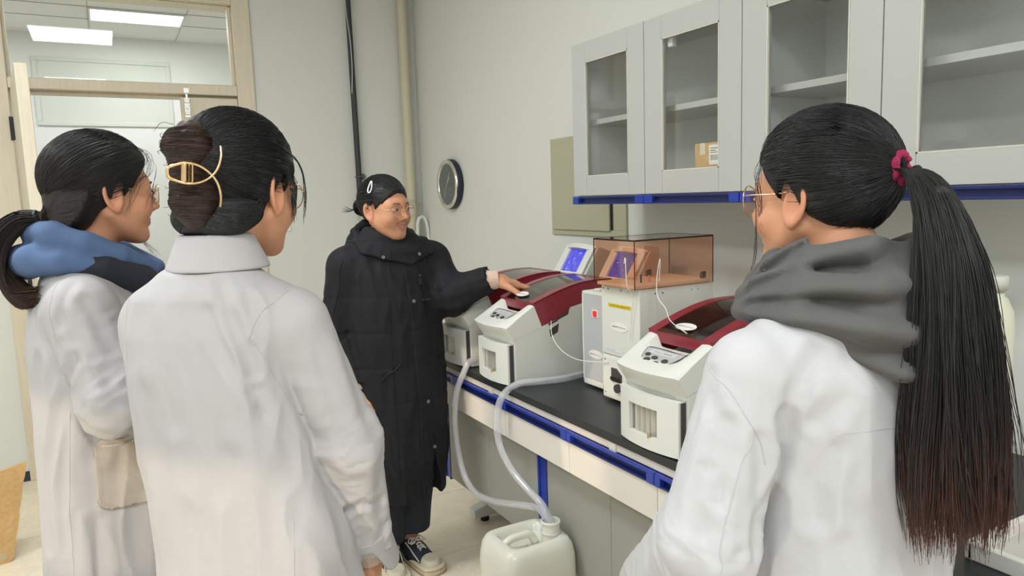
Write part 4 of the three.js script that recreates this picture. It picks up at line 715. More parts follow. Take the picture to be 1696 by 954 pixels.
function inFrame(f, m) { const e = m.clone().invert().elements; return (x, y, z) => f(e[0] * x + e[4] * y + e[8] * z + e[12], e[1] * x + e[5] * y + e[9] * z + e[13], e[2] * x + e[6] * y + e[10] * z + e[14]); }
function meshIn(f, m, lo, hi, h, color) { // mesh in the frame's own axes, then place it
  const g = meshField(f, lo, hi, h, color); g.applyMatrix4(m); if (m.determinant() < 0) { const a = g.index.array; for (let i = 0; i < a.length; i += 3) { const t = a[i]; a[i] = a[i + 2]; a[i + 2] = t; } } return g;
}
const headMatrix = (p, yaw, pitch, roll) => new THREE.Matrix4().makeRotationFromEuler(new THREE.Euler(pitch, yaw, roll, 'YXZ')).setPosition(...p);
const skinTone = (x, y, z) => { const m = 1 + 0.06 * N3(x * 45, y * 45, z * 45); return SKIN.map((c) => c * m); };
const flat = (c) => () => c;

// eyeglasses in head axes
function eyeglasses(parent, m, o = {}) {
  const g = new THREE.Group(); g.name = 'eyeglasses'; g.applyMatrix4(m); parent.add(g); const R = o.r ?? 0.0235, zf = 0.108, y0 = o.y ?? -0.004;
  for (const s of [1, -1]) {
    const ring = []; for (let i = 0; i < 28; i++) { const a = (i / 28) * Math.PI * 2; ring.push([s * (0.0335 + Math.cos(a) * R), y0 + Math.sin(a) * R * 0.95, zf - 0.25 * Math.max(0, 0.0335 + Math.cos(a) * R - 0.03) - 0.004]); }
    part(g, 'rim', tube(ring, 0.0011, 56, 6, true), Q.gold);
    const lg = new THREE.CircleGeometry(R * 0.98, 32); lg.scale(1, 0.95, 1); lg.rotateY(s * 0.16); lg.translate(s * 0.0335, y0, zf - 0.0065); part(g, 'lens', lg, Q.lens);
    part(g, 'temple', tube([[s * (0.0335 + R), y0 + 0.006, zf - 0.012], [s * 0.068, y0 + 0.008, zf - 0.022], [s * 0.078, y0 + 0.008, 0.03], [s * 0.081, y0 + 0.009, 0.0], [s * 0.082, y0 - 0.008, -0.022]], 0.0012, 40, 6), Q.gold);
  }
  part(g, 'bridge', tube([[-0.0335 + R, y0 + 0.004, zf - 0.001], [0, y0 + 0.009, zf + 0.003], [0.0335 - R, y0 + 0.004, zf - 0.001]], 0.0012, 20, 6), Q.gold);
  return g;
}
function facialFeatures(parent, m, o = {}) {
  const face = new THREE.Group(); face.name = 'face_features'; face.applyMatrix4(m); parent.add(face); const open = o.open ?? 1;
  for (const s of [1, -1]) {
    const e = new THREE.SphereGeometry(1, 20, 14); e.scale(0.0115, 0.0042 * open, 0.0075); e.rotateY(s * 0.28); e.translate(s * 0.0315, -0.0025, 0.0862); part(face, 'eye', e, Q.eyeWhite);
    const i = new THREE.SphereGeometry(1, 16, 12); i.scale(0.0046, 0.0043 * open, 0.0026); i.translate(s * 0.0315 + (o.look ?? 0) * 0.004, -0.0025, 0.0928); part(face, 'iris', i, Q.iris);
    part(face, 'upper_lid', tube([[s * 0.0195, -0.0035, 0.0885], [s * 0.025, 0.001 + 0.001 * open, 0.0925], [s * 0.033, 0.0018 + 0.0012 * open, 0.0928], [s * 0.0405, -0.0002, 0.0865], [s * 0.0455, -0.003, 0.0795]], 0.0013, 24, 6), Q.brow);
    const b = tube([[s * 0.0155, 0.0195, 0.0935], [s * 0.026, 0.0225, 0.0925], [s * 0.038, 0.022, 0.0865], [s * 0.05, 0.016, 0.0755]], 0.0017, 24, 6); part(face, 'eyebrow', b, Q.brow);
  }
  if (o.teeth) { const t = new THREE.SphereGeometry(1, 20, 12); t.scale(0.015, 0.0036, 0.0045); t.translate(0, -0.0635, 0.0862); part(face, 'teeth', t, Q.teeth); }
}
// trainers: origin at the heel end on the floor, +z to the toe
function shoe(parent, pos, turn, mats, detail) {
  const g = new THREE.Group(); g.name = 'shoe'; g.position.set(...pos); g.rotation.y = turn; parent.add(g);
  const wid = (t) => 0.031 + 0.016 * Math.sin(clamp(t, 0, 1) * 2.6 - 0.35) + 0.004 * sstep(0.5, 0.8, t);
  const sole = (x, y, z) => { const t = z / 0.26, w = wid(t) + 0.004, e = Math.max(0, Math.abs(z - 0.13) - 0.1), ww = Math.sqrt(Math.max(0, 1 - (e / 0.034) ** 2)) * w; return smax(Math.max(Math.abs(x) - ww, (Math.abs(z - 0.13) - 0.134)), Math.abs(y - 0.017) - 0.017, 0.01); };
  const upper = (x, y, z) => { const t = z / 0.26, top = t < 0.3 ? 0.098 : lerp(0.1, 0.052, sstep(0.3, 0.85, t)); let d = smin(cap(x, y, z, [0, 0.05, 0.04], [0, 0.04, 0.1], 0.038, 0.042), cap(x, y, z, [0, 0.036, 0.1], [0, 0.03, 0.212], 0.042, 0.037), 0.03); d = smin(d, cap(x, y, z, [0, 0.06, 0.05], [0, 0.085, 0.062], 0.036, 0.033), 0.02); d = Math.max(d, y - top, 0.02 - y); return Math.max(d, -cap(x, y, z, [0, 0.085, 0.05], [0, 0.12, 0.06], 0.026, 0.028)); };
  part(g, 'sole', meshField(sole, [-0.06, -0.006, -0.015], [0.06, 0.045, 0.28], detail ? 0.0045 : 0.008), mats.sole);
  part(g, 'upper', meshField(upper, [-0.06, 0.01, -0.015], [0.06, 0.115, 0.27], detail ? 0.004 : 0.008), mats.upper);
  if (detail) {
    const big = (x, y, z) => upper(x, y, z) - 0.0018;
    part(g, 'toe_cap', meshField((x, y, z) => Math.max(big(x, y, z), 0.178 - z + 0.25 * Math.abs(x)), [-0.06, 0.01, 0.15], [0.06, 0.1, 0.27], 0.0035), mats.toe);
    part(g, 'heel_counter', meshField((x, y, z) => Math.max(big(x, y, z), z - 0.035, y - 0.07), [-0.06, 0.01, -0.015], [0.06, 0.1, 0.06], 0.004), mats.toe);
    part(g, 'piping', merge([1, -1].map((s) => seam(upper, [[s * 0.05, 0.09, 0.075], [s * 0.04, 0.075, 0.11], [s * 0.045, 0.055, 0.15], [s * 0.05, 0.04, 0.18]], 0.003, 24))), mats.lace);
    const lace = []; for (let k = 0; k < 5; k++) { const z = 0.1 + k * 0.0165, w = 0.024 - k * 0.0015; lace.push(seam(big, [[-w, 0.11, z], [0, 0.13, z + 0.004], [w, 0.11, z + 0.002]], 0.0034, 14)); lace.push(seam(big, [[-w, 0.11, z + 0.008], [0, 0.13, z + 0.002], [w, 0.11, z - 0.004]], 0.003, 14)); }
    part(g, 'laces', merge(lace), mats.lace);
    part(g, 'lace_bow', merge([[1, 0.4], [-1, 0.3], [1, -0.3], [-1, -0.5]].map(([s, q]) => tube([[0, 0.099, 0.1], [s * 0.018, 0.106, 0.1 + 0.02 * q], [s * 0.036, 0.092, 0.11 + 0.02 * q], [s * 0.02, 0.095, 0.118 + 0.01 * q], [0, 0.097, 0.106]], 0.0026, 20, 6))), mats.lace);
    part(g, 'ankle', meshField((x, y, z) => cap(x, y, z, [0, 0.06, 0.055], [0, 0.16, 0.045], 0.028, 0.03), [-0.05, 0.02, 0], [0.05, 0.2, 0.1], 0.008), mats.sock);
    const ww = (z) => Math.sqrt(Math.max(0, 1 - (Math.max(0, Math.abs(z - 0.13) - 0.1) / 0.034) ** 2)) * (wid(z / 0.26) + 0.004), ring = []; for (let i = 0; i <= 24; i++) { const z = 0.0 + (i / 24) * 0.2625; ring.push([ww(z), z]); }
    const loop = (y, k) => [...ring.map(([x, z]) => [x + k, y, z]), ...ring.slice().reverse().map(([x, z]) => [-x - k, y, z])];
    part(g, 'sole_line', tube(loop(0.0235, -0.0004), 0.0011, 160, 5, true), mats.line);
    part(g, 'outsole', meshField((x, y, z) => Math.max(sole(x, 0.017, z) - 0.0006, Math.abs(y - 0.004) - 0.004), [-0.06, -0.004, -0.015], [0.06, 0.014, 0.28], 0.004), mats.out);
  }
  return g;
}
function labCoat(keys, arms, o = {}) { // returns the field of torso and sleeves
  const torso = loftField(keys, o.n ?? 2.3), sd = o.seed ?? 0;
  const sh = o.shoulder ?? 0.055;
  const field = (x, y, z) => {
    let t = torso(x, y, z); const nb = o.neck;
    for (const a of arms) t = smin(t, cap(x, y, z, [nb[0] + (a.s[0] - nb[0]) * 0.3, nb[1] - 0.028, nb[2]], a.s, sh * 0.8, a.r[0] * 0.92), 0.05);
    let s = 9;
    for (const a of arms) { // sleeve: long drapes along the arm, ring creases at the elbow and above the cuff
      const q1 = cap(x, y, z, a.s, a.e, a.r[0], a.r[1]), q2 = cap(x, y, z, a.e, a.w, a.r[1], a.r[2]); let d = Math.max(smin(q1, q2, 0.03), a.cut(x, y, z));
      if (d < 0.05) {
        const [p, q, u0] = q1 < q2 ? [a.s, a.e, 0] : [a.e, a.w, 1], dx = q[0] - p[0], dy = q[1] - p[1], dz = q[2] - p[2], L2 = dx * dx + dy * dy + dz * dz, t = clamp(((x - p[0]) * dx + (y - p[1]) * dy + (z - p[2]) * dz) / L2, 0, 1), T = u0 + t;
        const rx = x - p[0] - dx * t, ry = y - p[1] - dy * t, rz = z - p[2] - dz * t, R = Math.hypot(rx, ry, rz) + 1e-6, cx = rx / R, cy = ry / R, cz = rz / R;
        const long_ = N3(cx * 1.9 + sd, cy * 1.9 + T * 0.9, cz * 1.9 + T * 0.6), elbow = Math.exp(-(((T - 1.02) / 0.3) ** 2)), wrist = sstep(1.5, 1.95, T);
        const ring = N3(T * 5.5 + cx * 0.8 + sd, cy * 0.9 + T * 1.5, cz * 0.9 + sd), ring2 = N3(T * 9 + cz + sd * 2, cx * 1.2, cy * 1.2);
        d -= 0.0075 * long_ * sstep(0.05, 0.35, T) + (0.35 + elbow + 0.7 * wrist) * (0.006 * (0.32 - Math.abs(ring)) + 0.0035 * (0.3 - Math.abs(ring2)));
      }
      s = Math.min(s, d);
    }
    const wS = sstep(0.02, -0.02, s - t);
    const f1 = N3(x * 9 + sd, y * 2.3, z * 9), f2 = N3(x * 21 + sd, y * 6 + sd, z * 21);
    t -= (0.011 * f1 + 0.005 * (0.5 - Math.abs(f2)) * 1.6) * (1 - wS) * sstep(keys[keys.length - 1][0] + 0.02, keys[keys.length - 1][0] - 0.14, y);
    let d = smin(t, s, o.join ?? 0.035);
    if (o.folds && Math.abs(d) < 0.03) for (const [pts, r, dep] of o.folds) { // creases of the cloth: a sharp valley with a soft ridge on either side
      let q = 9; for (let i = 0; i + 1 < pts.length; i++) q = Math.min(q, cap(x, y, z, pts[i], pts[i + 1], 0, 0)); if (q > 5 * r) continue;
      d += 0.8 * dep * (Math.exp(-q / r) - 0.25 * Math.exp(-(((q - 2.1 * r) / r) ** 2)));
    }
    if (o.neckHole) d = smax(d, -ell(x, y, z, o.neckHole[0], o.neckHole[1]), 0.012);
    return d;
  };
  return field;
}
function trousers(parent, hip, hem, mtl, bulk = 1) {
  const f = (x, y, z) => { let d = 9; for (const [a, k, b] of hem) d = Math.min(d, smax(smin(cap(x, y, z, a, k, 0.085 * bulk, 0.075 * bulk), cap(x, y, z, k, b, 0.075 * bulk, 0.068 * bulk), 0.04) - 0.005 * N3(x * 8, y * 5, z * 8), b[1] + 0.005 - y, 0.008)); return smax(smin(d, ell(x, y, z, hip, [0.15, 0.12, 0.11]), 0.05), y - hip[1] - 0.06, 0.01); };
  const xs = hem.flatMap((h) => h.map((p) => p[0])), zs = hem.flatMap((h) => h.map((p) => p[2]));
  return part(parent, 'trousers', boxUV(meshField(f, [Math.min(...xs, hip[0] - 0.1) - 0.13, 0.02, Math.min(...zs, hip[2]) - 0.14], [Math.max(...xs, hip[0] + 0.1) + 0.13, hip[1] + 0.1, Math.max(...zs, hip[2]) + 0.14], 0.014)), mtl);
}
// the body under the clothes: head, neck, trunk, arms, hands and legs in one mesh
function bodyMesh(person, m, headOpt, neck, trunk, arms, hands, legs) {
  const hf = inFrame(headField(headOpt), m), hc = headColor(headOpt), inv = m.clone().invert().elements;
  const f = (x, y, z) => smin(hf(x, y, z), chain(x, y, z, neck, [0.05, 0.049, 0.062], 0.02), 0.022);
  const col = (x, y, z) => hc(inv[0] * x + inv[4] * y + inv[8] * z + inv[12], inv[1] * x + inv[5] * y + inv[9] * z + inv[13], inv[2] * x + inv[6] * y + inv[10] * z + inv[14]);
  const c = new THREE.Vector3().setFromMatrixPosition(m), list = [meshField(f, [c.x - 0.14, Math.min(neck[2][1], c.y - 0.16), c.z - 0.16], [c.x + 0.14, c.y + 0.14, c.z + 0.15], headOpt.cell ?? 0.003, col)];
  const rough = (x, y, z) => { let d = ell(x, y, z, trunk[0], trunk[1]); d = smin(d, cap(x, y, z, neck[2], trunk[0], 0.05, 0.1), 0.05); for (const a of arms) d = smin(d, chain(x, y, z, [a.s, a.e, a.w], [0.034, 0.03, 0.022], 0.01), 0.02); for (const l of legs) d = smin(d, chain(x, y, z, l, [0.07, 0.05, 0.035], 0.02), 0.03); return d; };
  list.push(meshField(rough, [-0.45, 0.05, -0.35], [0.55, neck[2][1] + 0.05, 0.45], 0.02, skinTone));
  for (const [hm, opt, cell] of hands) list.push(meshIn(handField(opt), hm, [-0.06, -0.11, -0.08], [0.1, 0.04, 0.2], cell ?? 0.004, skinTone));
  return part(person, 'body', joinGeo(list), Q.skin);
}
const V = (x, y, z) => [x, y, z];
const cutAt = (p, d) => { const L = Math.hypot(...d); return (x, y, z) => ((x - p[0]) * d[0] + (y - p[1]) * d[1] + (z - p[2]) * d[2]) / L; };
const armOf = (s, e, w, r, ext = 0) => { const d = [w[0] - e[0], w[1] - e[1], w[2] - e[2]], L = Math.hypot(...d), q = w.map((v, i) => v + (d[i] / L) * ext); return { s, e, w, r, dir: d.map((v) => v / L), cut: cutAt(q, d) }; };
const cuffGeo = (a, from, to, r0, r1, ribs = 30) => { // ribbed knit cuff around the wrist
  const rings = [], z = new THREE.Vector3(...a.dir), x = new THREE.Vector3(0.3, 0.2, 0.9).cross(z).normalize(), y = new THREE.Vector3().crossVectors(z, x), n = ribs * 4;
  for (let i = 0; i <= 8; i++) { const t = i / 8, r = lerp(r0, r1, t) * (i === 8 ? 0.8 : 1), c = a.w.map((v, k) => v + a.dir[k] * lerp(from, to, Math.min(1, t * 8 / 7))), ring = []; for (let j = 0; j < n; j++) { const an = (j / n) * Math.PI * 2, q = r + 0.0009 * Math.sin(an * ribs); ring.push(c.map((v, k) => v + (x.getComponent(k) * Math.cos(an) + y.getComponent(k) * Math.sin(an)) * q)); } rings.push(ring); }
  const pos = []; for (let i = 0; i + 1 < rings.length; i++) for (let j = 0; j < n; j++) { const A = rings[i][j], B = rings[i][(j + 1) % n], Cc = rings[i + 1][(j + 1) % n], D = rings[i + 1][j]; pos.push(...A, ...B, ...Cc, ...A, ...Cc, ...D); }
  const g = new THREE.BufferGeometry(); g.setAttribute('position', new THREE.Float32BufferAttribute(pos, 3)); return toCreasedNormals(g, 1.2);
};
function fieldPart(parent, name, f, lo, hi, h, m, label) { return part(parent, name, boxUV(meshField(f, lo, hi, h)), m, label); }
const loopDist = (pts, r) => { const n = pts.length; return (x, y, z) => { let d = 9; for (let i = 0; i < n; i++) d = smin(d, cap(x, y, z, pts[i], pts[(i + 1) % n], r[i], r[(i + 1) % n]), 0.004); return d; }; };
const pathDist = (pts, r) => (x, y, z) => chain(x, y, z, pts, r, 0.006);
const collarField = (c, top, h, r, flare, zmax) => (x, y, z) => { // fold-down shirt collar
  const t = clamp((top - y) / h, 0, 1), rad = r + flare * t, q = Math.hypot((x - c[0]) / 1.0, (z - c[1]) / 1.02) - rad; return smax(smax(Math.abs(q) - 0.005, Math.abs(y - (top - h / 2)) - h / 2, 0.006), z - zmax - 0.6 * (top - y), 0.006); };

// ===== woman in the long black coat =====
{
  const o = thing('person', 'person in long black down coat and round glasses touching the middle analyser', 'person', [0.945, 0, -2.7], 0.1), r = rng(41);
  const m = headMatrix([-0.012, 1.472, 0.012], 0.37, 0.06, 0.02), neck = [V(-0.005, 1.44, -0.01), V(0, 1.38, -0.02), V(0, 1.3, -0.02)];
  const aR = armOf(V(-0.175, 1.262, -0.01), V(-0.225, 1.02, -0.03), V(-0.19, 0.815, 0.04), [0.066, 0.062, 0.052]), aL = armOf(V(0.185, 1.258, 0), V(0.205, 1.12, 0.11), V(0.31, 1.18, 0.222), [0.073, 0.075, 0.052], 0.01), aLc = { w: [0.318, 1.18, 0.23], dir: [0.82, 0.1, 0.5].map((v) => v / 0.966) };
  bodyMesh(o, m, { smile: 1, jaw: 1.14, cell: 0.0026 }, neck, [V(0, 1.05, 0), V(0.13, 0.26, 0.09)], [aR, aL], [
    [frameOf([0.333, 1.181, 0.24], [0.93, -0.26, 0.24], [0.2, 0.95, 0.12], true).scale(new THREE.Vector3(1.06, 1.06, 1.06)), { curl: [0.07, 0.06, 0.08, 0.12], spread: 0.17, thumb: [0.8, 0.3] }, 0.003],
    [frameOf([-0.19, 0.792, 0.05], [0.06, -1, 0.16], [-1, 0.0, 0.35], false), { curl: [0.3, 0.34, 0.38, 0.42], spread: 0.03, thumb: [0.25, 0.3] }, 0.003]], [[V(-0.07, 0.8, 0), V(-0.05, 0.45, 0), V(-0.03, 0.1, -0.08)], [V(0.07, 0.8, 0), V(0.065, 0.45, 0), V(0.06, 0.1, -0.07)]]);
  facialFeatures(o, m, { open: 0.65, teeth: true }); eyeglasses(o, m, { r: 0.026, y: -0.008 });
  // coat
  const keys = [[0.33, 0.015, -0.005, 0.172, 0.145], [0.5, 0.015, 0, 0.19, 0.16], [0.75, 0.01, 0, 0.19, 0.165], [0.95, 0.005, 0, 0.19, 0.16], [1.1, 0, 0, 0.19, 0.15], [1.22, 0, -0.005, 0.19, 0.132], [1.3, 0, -0.012, 0.165, 0.112], [1.36, 0, -0.02, 0.11, 0.09], [1.4, 0, -0.02, 0.08, 0.075]];
  const cf0 = labCoat(keys, [aR, aL], { neck: V(0, 1.36, -0.02), seed: 7, join: 0.03, shoulder: 0.06, neckHole: [V(0, 1.42, 0.0), V(0.062, 0.1, 0.062)] });
  const quilt = (y) => { const t = (y / 0.135) % 1; return Math.exp(-(((t - 0.5) * 16) ** 2)); };
  const cf = (x, y, z) => { let d = cf0(x, y, z); if (y < 1.2) d += 0.0016 * quilt(y); const open = sstep(0.62, 0.36, y); if (z > 0 && open > 0) { const w = 0.012 + 0.03 * open * sstep(0.62, 0.34, y); d = smax(d, -Math.max(Math.abs(x - 0.075 - 0.02 * (0.6 - y)) - w * open, 0.05 - z), 0.008); } return d; };
  const coat = fieldPart(o, 'down_coat', cf, [-0.34, 0.3, -0.2], [0.42, 1.45, 0.3], 0.0075, Q.puffer, 'long black down coat');
  const pl = (x, y, z) => Math.max(cf(x, y, z) - 0.0045, Math.abs(x - 0.035 - 0.02 * (1 - y)) - 0.03, 0.04 - z, y - 1.32, 0.345 - y);
  fieldPart(coat, 'placket', pl, [-0.05, 0.32, 0.02], [0.15, 1.36, 0.22], 0.006, Q.puffer);
  part(coat, 'seams', merge([seam(cf, [[-0.07, 1.3, 0.12], [-0.085, 1.1, 0.17], [-0.09, 0.8, 0.18], [-0.09, 0.4, 0.18]], 0.0022), seam(cf, [[-0.225, 1.3, 0.07], [-0.275, 1.1, 0.06], [-0.28, 0.95, 0.04]], 0.002), seam(cf, [[-0.13, 1.32, 0.08], [-0.125, 1.22, 0.12], [-0.12, 1.12, 0.16]], 0.002), seam(cf, [[0.12, 1.32, 0.08], [0.13, 1.2, 0.13], [0.13, 1.1, 0.16]], 0.002)]), Q.puffer);
  part(coat, 'pocket_flap', merge([seam(cf, [[-0.13, 0.835, 0.16], [-0.1, 0.86, 0.17], [-0.06, 0.885, 0.18]], 0.005), seam(cf, [[0.13, 0.9, 0.17], [0.16, 0.87, 0.15], [0.18, 0.84, 0.12]], 0.005)]), Q.puffer);
  for (const [x, y] of [[0.055, 0.735], [0.088, 0.545], [0.036, 1.3], [0.03, 1.14]]) { const p = surf((a, b, c) => pl(a, b, c), [x, y, 0.2]); const b = cyl(0.007, 0.004, 16); b.rotateX(Math.PI / 2); b.translate(p[0], p[1], p[2] + 0.001); part(coat, 'snap_button', b, Q.button); }
  // hood lying round the neck
  const rimH = pathDist([V(0.055, 1.295, 0.1), V(0.098, 1.335, 0.045), V(0.112, 1.37, -0.03), V(0.06, 1.405, -0.115), V(-0.04, 1.41, -0.122), V(-0.11, 1.385, -0.06), V(-0.112, 1.335, 0.025), V(-0.075, 1.29, 0.1)], [0.006, 0.01, 0.016, 0.02, 0.02, 0.017, 0.011, 0.006]);
  const hoodF = (x, y, z) => { let d = rimH(x, y, z); d = smin(d, ell(x, y, z, V(0, 1.33, -0.12), V(0.125, 0.085, 0.06)), 0.025); d = smin(d, smax(smax(cf0(x, y, z) - 0.014, 1.255 + 0.3 * Math.abs(x - 0.03) - y, 0.008), Math.max(y - 1.355, -z - 0.08, Math.abs(x - 0.005) - 0.152), 0.012), 0.012); d -= 0.003 * N3(x * 16, y * 22, z * 16); return smax(d, -chain(x, y, z, [V(0, 1.31, 0.015), V(0, 1.5, 0.03)], [0.068, 0.09]), 0.012); };
  const hood = fieldPart(o, 'hood', hoodF, [-0.22, 1.23, -0.2], [0.22, 1.49, 0.19], 0.005, Q.puffer, 'black hood folded down at the neck');
  for (const [x, y] of [[-0.075, 1.318], [0.085, 1.312]]) { const p = surf(hoodF, [x, y, 0.16]); const b = cyl(0.0065, 0.004, 16); b.rotateX(Math.PI / 2 - 0.3); b.translate(p[0], p[1], p[2] + 0.001); part(hood, 'snap_button', b, Q.button); }
  fieldPart(o, 'stand_collar', collarField([0, -0.002], 1.352, 0.07, 0.063, 0.02, 0.2), [-0.1, 1.3, -0.1], [0.1, 1.41, 0.1], 0.004, Q.puffer);
  part(o, 'inner_collar', tube([V(-0.046, 1.372, 0.02), V(-0.032, 1.358, 0.046), V(0.0, 1.352, 0.055), V(0.035, 1.358, 0.045), V(0.05, 1.376, 0.02)], 0.007, 24, 8), mat(C(0.7, 0.62, 0.58), 0.9), 'pale jumper neckline');
  part(o, 'clip_microphone', merge([(() => { const q = new THREE.SphereGeometry(0.007, 14, 10); q.translate(0.055, 1.215, 0.148); return q; })(), box(0.048, 0.062, 1.18, 1.208, 0.14, 0.15, 0.003), box(0.05, 0.085, 1.12, 1.13, 0.16, 0.168, 0.002)]), Q.black);
  part(o, 'sweater_cuff', cuffGeo(aLc, -0.03, 0.03, 0.043, 0.033), Q.knit, 'peach ribbed cuff'); part(o, 'sweater_cuff', cuffGeo(aR, -0.02, 0.025, 0.042, 0.036), Q.knit, 'peach ribbed cuff');
  trousers(o, V(0, 0.75, -0.01), [[V(-0.06, 0.75, 0), V(-0.055, 0.45, 0), V(-0.045, 0.105, -0.07)], [V(0.07, 0.75, 0), V(0.07, 0.45, 0), V(0.065, 0.13, -0.065)]], Q.navy, 1.12);
  const sm = { sole: mat(C(0.66, 0.58, 0.42), 0.6), upper: mat(C(0.02, 0.024, 0.04), 0.8), toe: mat(C(0.6, 0.56, 0.43), 0.7), lace: mat(C(0.7, 0.66, 0.58), 0.8), sock: mat(C(0.5, 0.4, 0.36), 0.9), line: mat(C(0.1, 0.08, 0.07), 0.7), out: mat(C(0.42, 0.26, 0.15), 0.6) };
  shoe(o, [0.052, 0, -0.125], 0.12, sm, true); shoe(o, [-0.028, 0, -0.13], -0.22, sm, true);
  // hair drawn back into a small bun
  const hg = new THREE.Group(); hg.name = 'hair'; hg.applyMatrix4(m); o.add(hg);
  const line = (z) => hairline(z) - (z > 0.045 ? 0.012 : 0), capF = hairCap(line), bunC = V(0.0, 0.0, -0.125);
  part(hg, 'hair_mass', meshField((x, y, z) => smin(capF(x, y, z), Math.hypot(x - bunC[0], (y - bunC[1]) * 0.9, z - bunC[2]) - 0.032 - 0.004 * N3(x * 60, y * 60, z * 60), 0.012), [-0.11, -0.12, -0.18], [0.11, 0.15, 0.12], 0.004, flat(INK)), Q.hair);
  const lines = combed(r, 1300, [0, -0.12, -1], line, 0.0004);
  for (let i = 0; i < 140; i++) { const a = r() * 6.28, b = (r() - 0.5) * 1.8, q = []; for (let k = 0; k <= 12; k++) { const t = a + k * 0.22, R = 0.033 + 0.002 * r(); q.push([bunC[0] + R * Math.cos(t) * Math.cos(b), bunC[1] + R * Math.sin(t), bunC[2] + R * Math.cos(t) * Math.sin(b) * 0.9]); } lines.push(q); }
  for (let i = 0; i < 16; i++) { const w = r(); lines.push(crv([[-0.005 + r() * 0.01, 0.0, -0.14], [0.0 - w * 0.015, -0.01 - w * 0.012, -0.175], [-0.012 - w * 0.015, 0.006 - w * 0.035, -0.2 - r() * 0.02]], 10)); }
  part(hg, 'strands', strandGeo(lines, 0.00055, () => shade(r, INK, [0.014, 0.012, 0.012], 0.6, 0.6)), Q.hair).userData.kind = 'stuff';
  const cp = []; for (let i = 0; i < 22; i++) { const a = (i / 22) * Math.PI * 2, u = Math.cos(a) * (0.007 - 0.003 * Math.sin(a)), w = Math.sin(a) * 0.024; cp.push([u, w, 0]); }
  const clip = tube(cp, 0.0026, 60, 8, true); clip.applyMatrix4(new THREE.Matrix4().makeRotationFromEuler(new THREE.Euler(-0.5, -1.45, 0.1, 'YXZ'))); clip.translate(-0.0745, 0.083, 0.0); part(hg, 'snap_clip', clip, Q.whitePlastic, 'white hair snap clip');
}

